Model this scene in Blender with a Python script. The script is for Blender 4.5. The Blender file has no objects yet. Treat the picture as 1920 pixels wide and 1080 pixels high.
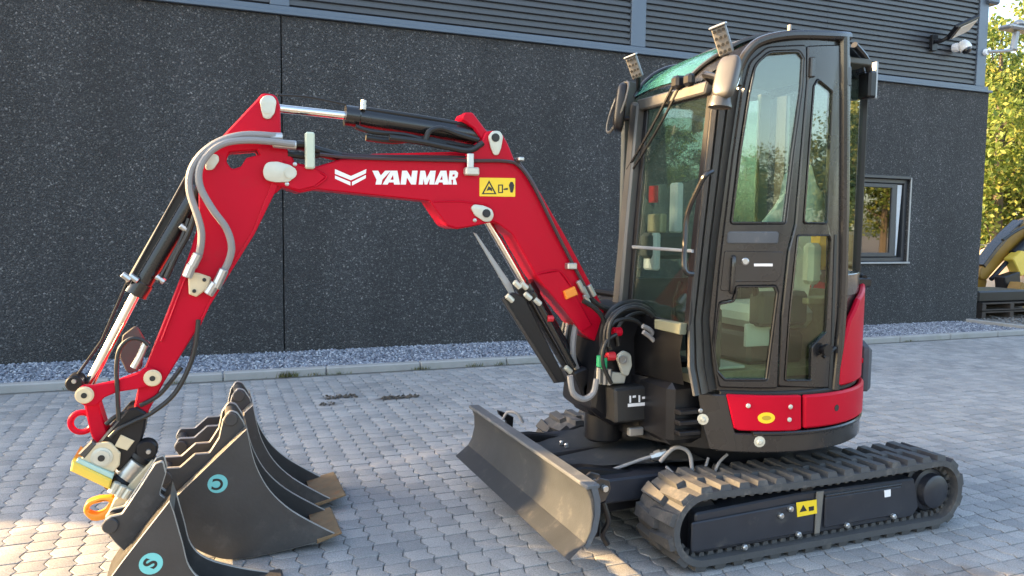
import bpy, bmesh, math, random
import numpy as np
from mathutils import Vector, Matrix, noise
random.seed(7); rng = np.random.default_rng(11)
S = bpy.context.scene
COL = S.collection

# ------------------------------------------------------------------ camera, sky, sun, exposure
cd = bpy.data.cameras.new('camera'); cam = bpy.data.objects.new('camera', cd); COL.objects.link(cam)
cd.sensor_width = 36; cd.lens = 26.79; cd.clip_start = .05; cd.clip_end = 2000
F = Vector((0.36777058, 0.92691775, -0.07462096)); R = Vector((0.92976772, -0.36796157, 0.01167373)); D = Vector((-0.01663706, -0.07367342, -0.99714364))
cam.matrix_world = Matrix(((R.x, -D.x, -F.x, 0), (R.y, -D.y, -F.y, 0), (R.z, -D.z, -F.z, 1.5), (0, 0, 0, 1)))
S.camera = cam
SUN_EL = math.radians(20.5)
sdir = Vector((-1, .53, 0)).normalized() * math.cos(SUN_EL) + Vector((0, 0, math.sin(SUN_EL)))   # towards the sun
W = bpy.data.worlds.new('World'); S.world = W; W.use_nodes = True
nt = W.node_tree; nt.nodes.clear()
sky = nt.nodes.new('ShaderNodeTexSky'); sky.sky_type = 'NISHITA'; sky.sun_disc = False
sky.sun_elevation = SUN_EL; sky.sun_rotation = math.atan2(sdir.x, sdir.y)
sky.air_density = 1.0; sky.dust_density = 2.6; sky.ozone_density = .6
bg = nt.nodes.new('ShaderNodeBackground'); bg.inputs[1].default_value = .15
wo = nt.nodes.new('ShaderNodeOutputWorld')
wb = nt.nodes.new('ShaderNodeMix'); wb.data_type = 'RGBA'; wb.blend_type = 'MULTIPLY'; wb.inputs[0].default_value = 1; wb.inputs[7].default_value = (1.02, 1.0, .955, 1)   # white balance of the daylight
nt.links.new(sky.outputs[0], wb.inputs[6]); nt.links.new(wb.outputs[2], bg.inputs[0]); nt.links.new(bg.outputs[0], wo.inputs[0])
sl = bpy.data.lights.new('sun', 'SUN'); sl.energy = 5.0; sl.angle = math.radians(.5); sl.color = (1, .65, .29)
so = bpy.data.objects.new('sun', sl); COL.objects.link(so); so.rotation_euler = sdir.to_track_quat('Z', 'Y').to_euler()
S.view_settings.view_transform = 'Standard'; S.view_settings.look = 'None'
S.view_settings.gamma = 1; S.view_settings.use_curve_mapping = False
S.view_settings.exposure = 2.5

# ------------------------------------------------------------------ materials
MATS = {}
def nodes(m): return m.node_tree.nodes, m.node_tree.links
def pbr(name, col, rough=.5, metal=0., var=.12, vscale=9., dirt=None, dirt_amt=.5, dscale=3.5, bump=0., bscale=120., coat=0., spec=.5):
    m = bpy.data.materials.new(name); m.use_nodes = True; N, L = nodes(m)
    b = N['Principled BSDF']; b.inputs['Metallic'].default_value = metal; b.inputs['Coat Weight'].default_value = coat
    b.inputs['Coat Roughness'].default_value = .08; b.inputs['Specular IOR Level'].default_value = spec
    tc = N.new('ShaderNodeTexCoord'); n1 = N.new('ShaderNodeTexNoise'); n1.inputs['Scale'].default_value = vscale; n1.inputs['Detail'].default_value = 6
    L.new(tc.outputs['Object'], n1.inputs['Vector'])
    hs = N.new('ShaderNodeMix'); hs.data_type = 'RGBA'; hs.blend_type = 'MIX'
    hs.inputs[6].default_value = (*[c * (1 - var) for c in col], 1); hs.inputs[7].default_value = (*[min(1, c * (1 + var)) for c in col], 1)
    L.new(n1.outputs[0], hs.inputs[0]); out = hs.outputs[2]
    rr = N.new('ShaderNodeMapRange'); rr.inputs[3].default_value = max(.02, rough - .08); rr.inputs[4].default_value = min(1, rough + .1)
    L.new(n1.outputs[0], rr.inputs[0]); ro = rr.outputs[0]
    if dirt:
        n2 = N.new('ShaderNodeTexNoise'); n2.inputs['Scale'].default_value = dscale; n2.inputs['Detail'].default_value = 10; n2.inputs['Roughness'].default_value = .7
        L.new(tc.outputs['Object'], n2.inputs['Vector'])
        cr = N.new('ShaderNodeMapRange'); cr.inputs[1].default_value = .62 - dirt_amt * .3; cr.inputs[2].default_value = .72; cr.inputs[4].default_value = min(1, dirt_amt + .35)
        L.new(n2.outputs[0], cr.inputs[0])
        mx = N.new('ShaderNodeMix'); mx.data_type = 'RGBA'; L.new(cr.outputs[0], mx.inputs[0]); L.new(out, mx.inputs[6]); mx.inputs[7].default_value = (*dirt, 1); out = mx.outputs[2]
        rm = N.new('ShaderNodeMix'); L.new(cr.outputs[0], rm.inputs[0]); L.new(ro, rm.inputs[2]); rm.inputs[3].default_value = .85; ro = rm.outputs[0]
    L.new(out, b.inputs['Base Color']); L.new(ro, b.inputs['Roughness'])
    if bump:
        n3 = N.new('ShaderNodeTexNoise'); n3.inputs['Scale'].default_value = bscale; n3.inputs['Detail'].default_value = 4
        L.new(tc.outputs['Object'], n3.inputs['Vector']); bp = N.new('ShaderNodeBump'); bp.inputs['Strength'].default_value = bump; bp.inputs['Distance'].default_value = .004
        L.new(n3.outputs[0], bp.inputs['Height']); L.new(bp.outputs[0], b.inputs['Normal'])
    MATS[name] = m; return m
RED = pbr('red_paint', (.47, .003, .020), .36, var=.08, vscale=3, coat=.0, bump=.05, bscale=300, spec=.13, dirt=(.36, .025, .03), dirt_amt=.08, dscale=6)
GREY = pbr('dark_grey_paint', (.026, .025, .026), .27, metal=.25, var=.12, coat=.35, bump=.05, bscale=400)
BLACK = pbr('black_paint', (.008, .008, .010), .36, var=.3, dirt=(.03, .029, .028), dirt_amt=.1, spec=.35)
BLACKG = pbr('gloss_black_steel', (.012, .012, .013), .25, var=.2, coat=.2)
RUBBER = pbr('track_rubber', (.058, .058, .060), .78, var=.25, dirt=(.23, .20, .165), dirt_amt=.26, dscale=6, bump=.4, bscale=80)
FRAME = pbr('track_frame_paint', (.020, .022, .030), .40, var=.25, dirt=(.10, .088, .074), dirt_amt=.18, dscale=7)
DUST = pbr('dusty_weld', (.16, .145, .125), .8, var=.3)
NAVY = pbr('navy_blade_paint', (.088, .096, .108), .5, var=.25, dirt=(.22, .21, .20), dirt_amt=.2, dscale=9, bump=.2, spec=.08)
CHROME = pbr('chrome_rod', (.75, .73, .70), .12, metal=1, var=.05)
ZINC = pbr('zinc_plate', (.54, .53, .45), .42, metal=.35, var=.2, vscale=18)
STEEL = pbr('galvanised_fitting', (.46, .46, .45), .32, metal=.8, var=.15)
CREAM = pbr('cream_cast_paint', (.62, .50, .32), .45, var=.2, vscale=20)
YELLOW = pbr('yellow_paint', (.75, .52, .07), .4, var=.12)
ORANGE = pbr('orange_hook_paint', (.80, .28, .02), .4, var=.15)
HOSEG = pbr('grey_spiral_hose', (.23, .22, .218), .55, var=.15, bump=.3, bscale=200)
HOSEB = pbr('black_hose', (.012, .012, .012), .45, var=.2)
BUCKET = pbr('bucket_steel', (.046, .045, .046), .46, metal=.2, var=.35, vscale=6, dirt=(.125, .113, .103), dirt_amt=.22, dscale=5, bump=.25, bscale=60)
BACKP = pbr('sunlit_worn_back', (.30, .285, .26), .42, metal=.25, var=.4, vscale=9)  # bare steel made paler, the sun's brightness put into its colour
RUST = pbr('worn_rusty_edge', (.21, .14, .075), .7, metal=.2, var=.4, vscale=20, dirt=(.33, .11, .03), dirt_amt=.3, dscale=12, bump=.4)
TEAL = pbr('teal_sticker', (.16, .52, .52), .4, var=.04)
BLACKS = pbr('sticker_black', (.015, .015, .015), .5, var=.02)
YSTK = pbr('sticker_yellow', (.85, .58, .02), .4, var=.05)
WHITE = pbr('white_print', (.80, .78, .78), .45, var=.03)
WPLAST = pbr('white_plastic', (.75, .76, .77), .35, var=.05)
SEATW = pbr('white_seat_cover', (.62, .64, .62), .4, var=.15, bump=.8, bscale=25)
INTER = pbr('cab_interior', (.07, .075, .07), .6, var=.2)
FLOORM = pbr('cab_floor_mat', (.34, .31, .20), .8, var=.3, vscale=40)
MIRG = pbr('mirror_housing', (.065, .06, .055), .4, var=.12, coat=.2)
PILLAR = pbr('bronze_grey_pillar', (.095, .090, .084), .38, metal=.3, var=.1)
LED = pbr('led_lamp_body', (.15, .145, .14), .4, metal=.2, var=.25, vscale=40)
MIRROR = pbr('mirror_face', (.8, .8, .8), .03, metal=1, var=.02)
GREEN = pbr('green_cap', (.02, .32, .13), .4); REDC = pbr('red_cap', (.55, .02, .03), .4)
ORGL = pbr('orange_marker', (.85, .27, .03), .35)
KERB = pbr('kerb_concrete', (.30, .295, .285), .88, var=.18, vscale=5, dirt=(.22, .22, .17), dirt_amt=.3, bump=.4, bscale=90)
METALB = pbr('blue_grey_trim', (.085, .112, .150), .40, metal=.1, var=.06)
CLAD = pbr('grey_cladding', (.048, .054, .065), .42, metal=.1, var=.07)
WFRAME = pbr('window_frame_grey', (.035, .038, .044), .4)
SILL = pbr('aluminium_sill', (.30, .31, .32), .4, metal=.4)
WWHITE = pbr('white_window_sash', (.62, .64, .66), .5)
LAMPG = pbr('lamp_glass_cream', (.60, .55, .48), .3)
CAMW = pbr('camera_white', (.80, .82, .85), .35)
WOOD = pbr('pallet_wood', (.055, .042, .034), .85, var=.4)
SAND = pbr('sand', (.52, .42, .31), .95, var=.2, vscale=2, bump=.5, bscale=20)
DIGGERY = pbr('faded_yellow_paint', (.24, .125, .012), .5, var=.3, vscale=4)
BARK = pbr('bark', (.10, .08, .06), .9, var=.4, bump=.5)
SOIL = pbr('dark_soil', (.07, .06, .05), .95, var=.4, bump=.8, bscale=10)
STONE = pbr('stone', (.17, .16, .15), .9, var=.4)

def glass(name, tint, refl=1.0, ior=1.5):
    m = bpy.data.materials.new(name); m.use_nodes = True; N, L = nodes(m); N.clear()
    o = N.new('ShaderNodeOutputMaterial'); t = N.new('ShaderNodeBsdfTransparent'); t.inputs[0].default_value = (*tint, 1)
    g = N.new('ShaderNodeBsdfGlossy'); g.inputs['Roughness'].default_value = .015; g.inputs[0].default_value = (refl, refl, refl, 1)
    f0 = ((ior - 1) / (ior + 1)) ** 2; lw = N.new('ShaderNodeLayerWeight'); lw.inputs[0].default_value = .5
    pw = N.new('ShaderNodeMath'); pw.operation = 'POWER'; pw.inputs[1].default_value = 5; L.new(lw.outputs['Facing'], pw.inputs[0])
    fr = N.new('ShaderNodeMath'); fr.operation = 'MULTIPLY_ADD'; fr.inputs[1].default_value = 1 - f0; fr.inputs[2].default_value = f0; L.new(pw.outputs[0], fr.inputs[0])
    mx = N.new('ShaderNodeMixShader'); L.new(fr.outputs[0], mx.inputs[0]); L.new(t.outputs[0], mx.inputs[1]); L.new(g.outputs[0], mx.inputs[2]); L.new(mx.outputs[0], o.inputs[0])
    return m
GLASS = glass('cab_glass', (.78, .88, .80), 1, 1.85)
GLASSL = glass('lower_door_glass', (.74, .82, .72), 1, 1.45)
GLASSF = glass('windscreen_glass', (.80, .88, .84), 1, 1.7)
def add_haze(m, col, fac):
    N, L = nodes(m); o = [n for n in N if n.type == 'OUTPUT_MATERIAL'][0]; src = o.inputs[0].links[0].from_socket
    d = N.new('ShaderNodeBsdfDiffuse'); d.inputs[0].default_value = (*col, 1); mx = N.new('ShaderNodeMixShader')
    tc = N.new('ShaderNodeTexCoord'); n = N.new('ShaderNodeTexNoise'); n.inputs['Scale'].default_value = 22; n.inputs['Detail'].default_value = 8; L.new(tc.outputs['Object'], n.inputs['Vector'])
    mr = N.new('ShaderNodeMapRange'); mr.inputs[1].default_value = .35; mr.inputs[2].default_value = .75; mr.inputs[3].default_value = fac * .5; mr.inputs[4].default_value = fac * 1.6; L.new(n.outputs[0], mr.inputs[0])
    L.new(mr.outputs[0], mx.inputs[0]); L.new(src, mx.inputs[1]); L.new(d.outputs[0], mx.inputs[2]); L.new(mx.outputs[0], o.inputs[0])
add_haze(GLASSF, (.14, .18, .14), .035)  # greenish haze mixed into the glass colour to brighten the windscreen
GLASSW = glass('window_glass', (.12, .13, .13), 1, 2.3)
GTEAL = pbr('teal_roof_window', (.06, .22, .205), .12, var=.12, coat=.6)

def mat_wall():
    m = bpy.data.materials.new('exposed_aggregate_wall'); m.use_nodes = True; N, L = nodes(m); b = N['Principled BSDF']
    tc = N.new('ShaderNodeTexCoord')
    def vor(sc):
        v = N.new('ShaderNodeTexVoronoi'); v.inputs['Scale'].default_value = sc; L.new(tc.outputs['Object'], v.inputs['Vector'])
        s = N.new('ShaderNodeSeparateColor'); L.new(v.outputs['Color'], s.inputs[0]); return v, s
    v1, s1 = vor(66); v2, s2 = vor(130)
    def ramp(inp, pts):
        r = N.new('ShaderNodeValToRGB'); e = r.color_ramp.elements
        e[0].position, e[0].color = pts[0][0], (*pts[0][1], 1); e[1].position, e[1].color = pts[1][0], (*pts[1][1], 1)
        for p, c in pts[2:]:
            k = e.new(p); k.color = (*c, 1)
        L.new(inp, r.inputs[0]); return r
    r1 = ramp(s1.outputs[0], [(0, (.013, .0135, .0148)), (.55, (.025, .026, .028)), (.82, (.046, .047, .049)), (.93, (.082, .082, .082)), (.985, (.19, .185, .18)), (1, (.30, .29, .28))])
    r2 = ramp(s2.outputs[1], [(0, (.011, .0115, .013)), (.6, (.023, .024, .026)), (.9, (.054, .054, .056)), (.98, (.11, .11, .11)), (1, (.17, .165, .16))])
    mx = N.new('ShaderNodeMix'); mx.data_type = 'RGBA'; mx.inputs[0].default_value = .45; L.new(r1.outputs[0], mx.inputs[6]); L.new(r2.outputs[0], mx.inputs[7])
    n = N.new('ShaderNodeTexNoise'); n.inputs['Scale'].default_value = .7; n.inputs['Detail'].default_value = 5; L.new(tc.outputs['Object'], n.inputs['Vector'])
    mr = N.new('ShaderNodeMapRange'); mr.inputs[1].default_value = .3; mr.inputs[2].default_value = .7; mr.inputs[3].default_value = .82; mr.inputs[4].default_value = 1.15; L.new(n.outputs[0], mr.inputs[0])
    mu = N.new('ShaderNodeMix'); mu.data_type = 'RGBA'; mu.blend_type = 'MULTIPLY'; mu.inputs[0].default_value = 1; L.new(mx.outputs[2], mu.inputs[6]); L.new(mr.outputs[0], mu.inputs[7])
    mp = N.new('ShaderNodeMapping'); mp.inputs['Scale'].default_value = (1.6, 1.6, .16); L.new(tc.outputs['Object'], mp.inputs['Vector'])
    n4 = N.new('ShaderNodeTexNoise'); n4.inputs['Scale'].default_value = 1.4; n4.inputs['Detail'].default_value = 8; L.new(mp.outputs[0], n4.inputs['Vector'])
    m4 = N.new('ShaderNodeMapRange'); m4.inputs[1].default_value = .35; m4.inputs[2].default_value = .65; m4.inputs[3].default_value = .84; m4.inputs[4].default_value = 1.18; L.new(n4.outputs[0], m4.inputs[0])
    mv = N.new('ShaderNodeMix'); mv.data_type = 'RGBA'; mv.blend_type = 'MULTIPLY'; mv.inputs[0].default_value = 1; L.new(mu.outputs[2], mv.inputs[6]); L.new(m4.outputs[0], mv.inputs[7])
    L.new(mv.outputs[2], b.inputs['Base Color']); b.inputs['Roughness'].default_value = .75
    bp = N.new('ShaderNodeBump'); bp.inputs['Strength'].default_value = .9; bp.inputs['Distance'].default_value = .012; bp.invert = True
    L.new(v1.outputs['Distance'], bp.inputs['Height']); L.new(bp.outputs[0], b.inputs['Normal']); return m
WALL = mat_wall()

def mat_paver():
    m = bpy.data.materials.new('concrete_paver'); m.use_nodes = True; N, L = nodes(m); b = N['Principled BSDF']
    g = N.new('ShaderNodeNewGeometry')
    sc = N.new('ShaderNodeVectorMath'); sc.operation = 'DIVIDE'; sc.inputs[1].default_value = (.1165, .117, 10); L.new(g.outputs['Position'], sc.inputs[0])
    fl = N.new('ShaderNodeVectorMath'); fl.operation = 'FLOOR'; L.new(sc.outputs[0], fl.inputs[0])
    wn = N.new('ShaderNodeTexWhiteNoise'); L.new(fl.outputs[0], wn.inputs['Vector'])
    r = N.new('ShaderNodeValToRGB'); e = r.color_ramp.elements; e[0].color = (.215, .218, .222, 1); e[1].color = (.312, .308, .304, 1)
    k = e.new(.5); k.color = (.262, .263, .263, 1); L.new(wn.outputs[0], r.inputs[0])
    n1 = N.new('ShaderNodeTexNoise'); n1.inputs['Scale'].default_value = 150; n1.inputs['Detail'].default_value = 3; L.new(g.outputs['Position'], n1.inputs['Vector'])
    n2 = N.new('ShaderNodeTexNoise'); n2.inputs['Scale'].default_value = .9; n2.inputs['Detail'].default_value = 9; n2.inputs['Roughness'].default_value = .65; L.new(g.outputs['Position'], n2.inputs['Vector'])
    def mul(a, fac, lo, hi, f0, f1):
        mr = N.new('ShaderNodeMapRange'); mr.inputs[1].default_value = f0; mr.inputs[2].default_value = f1; mr.inputs[3].default_value = lo; mr.inputs[4].default_value = hi; L.new(fac, mr.inputs[0])
        x = N.new('ShaderNodeMix'); x.data_type = 'RGBA'; x.blend_type = 'MULTIPLY'; x.inputs[0].default_value = 1; L.new(a, x.inputs[6]); L.new(mr.outputs[0], x.inputs[7]); return x.outputs[2]
    c = mul(r.outputs[0], n1.outputs[0], .72, 1.28, .3, .7); c = mul(c, n2.outputs[0], .84, 1.13, .3, .7)
    def spot(c, cx, cy, rx, ry, col, amt, ang=0):
        mp = N.new('ShaderNodeMapping'); mp.vector_type = 'TEXTURE'; mp.inputs['Location'].default_value = (cx, cy, 0); mp.inputs['Scale'].default_value = (rx, ry, 100); mp.inputs['Rotation'].default_value = (0, 0, ang)
        L.new(g.outputs['Position'], mp.inputs['Vector'])
        ln = N.new('ShaderNodeVectorMath'); ln.operation = 'LENGTH'; L.new(mp.outputs[0], ln.inputs[0])
        nn = N.new('ShaderNodeTexNoise'); nn.inputs['Scale'].default_value = 9; nn.inputs['Detail'].default_value = 6; L.new(g.outputs['Position'], nn.inputs['Vector'])
        ad = N.new('ShaderNodeMath'); ad.operation = 'MULTIPLY_ADD'; ad.inputs[1].default_value = 1.5; L.new(nn.outputs[0], ad.inputs[0]); L.new(ln.outputs[1], ad.inputs[2])
        mr = N.new('ShaderNodeMapRange'); mr.inputs[1].default_value = 1.05; mr.inputs[2].default_value = 1.5; mr.inputs[3].default_value = amt; mr.inputs[4].default_value = 0; L.new(ad.outputs[0], mr.inputs[0])
        x = N.new('ShaderNodeMix'); x.data_type = 'RGBA'; L.new(mr.outputs[0], x.inputs[0]); L.new(c, x.inputs[6]); x.inputs[7].default_value = (*col, 1); return x.outputs[2]
    c = spot(c, 1.07, 6.80, .28, .14, (.10, .095, .09), .75); c = spot(c, 1.55, 6.62, .34, .12, (.10, .09, .085), .8, .2)
    c = spot(c, .93, 6.55, .16, .1, (.14, .13, .12), .6); c = spot(c, 5.1, 4.9, .3, .14, (.12, .115, .11), .6)
    c = spot(c, 1.25, 4.85, .75, .10, (.40, .36, .33), .75, .35); c = spot(c, 2.9, 5.6, 2.6, .13, (.17, .17, .17), .35, -.12); c = spot(c, 3.1, 6.9, 2.8, .12, (.17, .17, .17), .3, -.10); c = spot(c, 6.5, 7.4, 1.2, .3, (.19, .19, .19), .4, .1); c = spot(c, -.2, 6.2, .5, .3, (.19, .188, .18), .4, .4); c = spot(c, 3.0, 2.2, .5, .35, (.13, .11, .10), .6); c = spot(c, 2.2, 2.15, .6, .3, (.16, .13, .12), .6)
    L.new(c, b.inputs['Base Color']); b.inputs['Roughness'].default_value = .88; b.inputs['Specular IOR Level'].default_value = .3
    bp = N.new('ShaderNodeBump'); bp.inputs['Strength'].default_value = .35; bp.inputs['Distance'].default_value = .003; L.new(n1.outputs[0], bp.inputs['Height']); L.new(bp.outputs[0], b.inputs['Normal']); return m
PAVER = mat_paver()
JOINT = pbr('joint_sand', (.12, .117, .108), .95, var=.3, vscale=14, dirt=(.06, .075, .035), dirt_amt=.3)
EARTH = pbr('yard_earth', (.20, .19, .18), .95, var=.3, vscale=.6, bump=.5, bscale=14)
GRASSG = pbr('dry_grass_ground', (.16, .14, .045), .95, var=.35, vscale=.5)

def mat_island(name, ramp, rough=.85, trans=0.):
    m = bpy.data.materials.new(name); m.use_nodes = True; N, L = nodes(m); b = N['Principled BSDF']
    g = N.new('ShaderNodeNewGeometry'); r = N.new('ShaderNodeValToRGB'); e = r.color_ramp.elements
    e[0].position, e[0].color = ramp[0][0], (*ramp[0][1], 1); e[1].position, e[1].color = ramp[-1][0], (*ramp[-1][1], 1)
    for p, c in ramp[1:-1]:
        k = e.new(p); k.color = (*c, 1)
    L.new(g.outputs['Random Per Island'], r.inputs[0]); L.new(r.outputs[0], b.inputs['Base Color']); b.inputs['Roughness'].default_value = rough
    if trans:
        t = N.new('ShaderNodeBsdfTranslucent'); L.new(r.outputs[0], t.inputs[0]); mx = N.new('ShaderNodeMixShader'); mx.inputs[0].default_value = trans
        L.new(b.outputs[0], mx.inputs[1]); L.new(t.outputs[0], mx.inputs[2]); L.new(mx.outputs[0], N['Material Output'].inputs[0])
    return m
GRAVEL = mat_island('blue_grey_gravel', [(0, (.09, .10, .125)), (.4, (.165, .182, .222)), (.8, (.27, .287, .33)), (1, (.45, .47, .50))])
LEAFY = mat_island('yellow_green_leaves', [(0, (.075, .125, .028)), (.5, (.135, .195, .038)), (.85, (.22, .25, .05)), (1, (.30, .28, .07))], .6, .5)
LEAFG = mat_island('green_leaves', [(0, (.035, .055, .012)), (.5, (.07, .095, .018)), (1, (.15, .14, .03))], .6, .4)
WEED = mat_island('weed_blades', [(0, (.07, .09, .02)), (1, (.17, .16, .06))], .7, .3)

# ------------------------------------------------------------------ builders
ROOT = Vector((2.6, 3.47, 0))
BASE = {}
def finish(name, me, mat, parent=None, smooth=True, angle=32):
    if mat is not None and len(me.materials) == 0: me.materials.append(mat)
    if smooth:
        me.polygons.foreach_set('use_smooth', [True] * len(me.polygons)); me.set_sharp_from_angle(angle=math.radians(angle))
    o = bpy.data.objects.new(name, me); COL.objects.link(o)
    if parent is not None:
        top = parent
        off = Vector((0, 0, 0))
        while top is not None:
            off += top.location; top = top.parent
        me.transform(Matrix.Translation(-off)); o.parent = parent
    me.update(); return o
def from_bm(name, bm, mat, parent=None, **k):
    bmesh.ops.recalc_face_normals(bm, faces=bm.faces[:]); me = bpy.data.meshes.new(name); bm.to_mesh(me); bm.free(); return finish(name, me, mat, parent, **k)
def thing(name, label, cat, loc, group=None):
    o = bpy.data.objects.new(name, None); COL.objects.link(o); o.location = loc; o.empty_display_size = .1
    o['label'] = label; o['category'] = cat
    if group: o['group'] = group
    return o
def tag(o, label, cat, group=None):
    o['label'] = label; o['category'] = cat
    if group: o['group'] = group
    return o
def stuff(o): o['kind'] = 'stuff'; return o
def struct(o): o['kind'] = 'structure'; return o

def fillet(pts, r=0., seg=4):
    out = []; n = len(pts)
    for i, p in enumerate(pts):
        rr = p[2] if len(p) > 2 else r
        P = Vector(p[:2]); A = Vector(pts[i - 1][:2]); B = Vector(pts[(i + 1) % n][:2])
        if rr <= 0: out.append((P.x, P.y)); continue
        u = A - P; v = B - P; la, lb = u.length, v.length
        if la < 1e-6 or lb < 1e-6: out.append((P.x, P.y)); continue
        u /= la; v /= lb; c = max(-1, min(1, u.dot(v))); th = math.acos(c)
        if th > math.pi - .05 or th < .05: out.append((P.x, P.y)); continue
        d = min(rr / math.tan(th / 2), la * .48, lb * .48)
        a = P + u * d; b = P + v * d
        for k in range(seg + 1):
            t = k / seg; q = a * (1 - t) ** 2 + P * 2 * t * (1 - t) + b * t * t; out.append((q.x, q.y))
    return out
def area(p): return sum(p[i - 1][0] * p[i][1] - p[i][0] * p[i - 1][1] for i in range(len(p))) / 2
def plate_mesh(outline, w0, w1, holes=(), bevel=.004, seg=1):
    """flat plate with holes in (u,v), thickness from w0 to w1"""
    cu = bpy.data.curves.new('tmp', 'CURVE'); cu.dimensions = '2D'; cu.fill_mode = 'BOTH'
    th = (w1 - w0) / 2; bevel = min(bevel, th * .95)
    cu.extrude = th - bevel; cu.bevel_depth = bevel; cu.bevel_resolution = seg - 1; cu.offset = -bevel
    for k, pl in enumerate([outline, *holes]):
        pl = [tuple(q[:2]) for q in pl]
        if (area(pl) > 0) != (k == 0): pl = pl[::-1]
        sp = cu.splines.new('POLY'); sp.points.add(len(pl) - 1); sp.use_cyclic_u = True
        for q, s in zip(sp.points, pl): q.co = (s[0], s[1], 0, 1)
    ob = bpy.data.objects.new('tmp', cu); me = bpy.data.meshes.new_from_object(ob)
    bpy.data.objects.remove(ob); bpy.data.curves.remove(cu)
    me.transform(Matrix.Translation((0, 0, (w0 + w1) / 2)))
    bm = bmesh.new(); bm.from_mesh(me); bmesh.ops.remove_doubles(bm, verts=bm.verts[:], dist=2e-5); bpy.data.meshes.remove(me)
    return bm
MY = Matrix(((1, 0, 0, 0), (0, 0, -1, 0), (0, 1, 0, 0), (0, 0, 0, 1)))
MX = Matrix(((0, 0, 1, 0), (1, 0, 0, 0), (0, 1, 0, 0), (0, 0, 0, 1)))
def py(name, outline, y0, y1, mat, parent=None, r=0., holes=(), bevel=.004, seg=1, hr=None):
    """plate facing the camera side, outline in (x,z), from y0 (near) to y1 (far)"""
    bm = plate_mesh(fillet(outline, r), -y1, -y0, [fillet(h, hr if hr is not None else r) for h in holes], bevel, seg); bm.transform(MY)
    return from_bm(name, bm, mat, parent)
def px(name, outline, x0, x1, mat, parent=None, r=0., holes=(), bevel=.004, shear=0.):
    bm = plate_mesh(fillet(outline, r), x0, x1, [fillet(h, r) for h in holes], bevel); bm.transform(MX)
    if shear:
        for v in bm.verts: v.co.x += shear * v.co.z
    return from_bm(name, bm, mat, parent)
def pz(name, outline, z0, z1, mat, parent=None, r=0., holes=(), bevel=.004):
    bm = plate_mesh(fillet(outline, r), z0, z1, [fillet(h, r) for h in holes], bevel); return from_bm(name, bm, mat, parent)
CX, CY = 2.6, 3.47
def pc(name, outline, d0, d1, mat, parent=None, r=0., holes=(), bevel=.004, rad=.70, step=.035):
    """plate bent round the house axis; outline in (arc length, z), depth d0..d1 outwards of the radius"""
    bm = plate_mesh(fillet(outline, r), d0, d1, [fillet(h, r) for h in holes], bevel)
    us = [v.co.x for v in bm.verts]; a, b = min(us), max(us)
    k = math.ceil(a / step) * step
    while k < b:
        bmesh.ops.bisect_plane(bm, geom=bm.verts[:] + bm.edges[:] + bm.faces[:], plane_co=(k, 0, 0), plane_no=(1, 0, 0)); k += step
    for v in bm.verts:
        s, z, w = v.co; t = s / rad; v.co = (CX + (rad + w) * math.sin(t), CY - (rad + w) * math.cos(t), z)
    return from_bm(name, bm, mat, parent)
def onc(s, z, d=0., rad=.70):
    t = s / rad; return Vector((CX + (rad + d) * math.sin(t), CY - (rad + d) * math.cos(t), z))
def bm_box(bm, lo, hi, bevel=0., M=None):
    r = bmesh.ops.create_cube(bm, size=1); vs = r['verts']
    for v in vs: v.co = Vector([(lo[i] + hi[i]) / 2 + v.co[i] * (hi[i] - lo[i]) for i in range(3)])
    if bevel:
        es = list({e for v in vs for e in v.link_edges}); g = bmesh.ops.bevel(bm, geom=es, offset=bevel, segments=1, affect='EDGES', clamp_overlap=True); vs = list({v for f in g['faces'] for v in f.verts} | {v for v in vs if v.is_valid})
    if M is not None: bmesh.ops.transform(bm, matrix=M, verts=[v for v in vs if v.is_valid])
def box(name, lo, hi, mat, parent=None, bevel=.004, M=None):
    bm = bmesh.new(); bm_box(bm, lo, hi, bevel)
    if M is not None: bm.transform(M)
    return from_bm(name, bm, mat, parent)
def frame_at(p, d):
    d = Vector(d).normalized(); u = d.orthogonal().normalized(); return u, d.cross(u), d
def bm_lathe(bm, p, d, prof, n=20):
    """revolve (along, radius) pairs round axis d through p"""
    p = Vector(p); u, v, d = frame_at(p, d); rings = []
    for a, r in prof:
        rings.append([bm.verts.new(p + d * a + (u * math.cos(2 * math.pi * k / n) + v * math.sin(2 * math.pi * k / n)) * max(r, 1e-5)) for k in range(n)])
    for A, B in zip(rings, rings[1:]):
        for k in range(n): bm.faces.new((A[k], A[(k + 1) % n], B[(k + 1) % n], B[k]))
    bm.faces.new(rings[0][::-1]); bm.faces.new(rings[-1])
def cyl(name, p0, p1, r, mat, parent=None, n=20, bev=.15):
    p0, p1 = Vector(p0), Vector(p1); l = (p1 - p0).length; b = min(r * bev, l * .3); bm = bmesh.new()
    bm_lathe(bm, p0, p1 - p0, [(0, r - b), (b, r), (l - b, r), (l, r - b)], n); return from_bm(name, bm, mat, parent)
def lathe(name, p, d, prof, mat, parent=None, n=24):
    bm = bmesh.new(); bm_lathe(bm, p, d, prof, n); return from_bm(name, bm, mat, parent)
def smooth_path(pts, sub=6):
    pts = [Vector(p) for p in pts]; out = []
    for i in range(len(pts) - 1):
        a = pts[max(i - 1, 0)]; b = pts[i]; c = pts[i + 1]; d = pts[min(i + 2, len(pts) - 1)]
        for k in range(sub):
            t = k / sub; out.append(.5 * ((2 * b) + (c - a) * t + (2 * a - 5 * b + 4 * c - d) * t * t + (3 * b - a - 3 * c + d) * t ** 3))
    out.append(pts[-1]); return out
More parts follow.
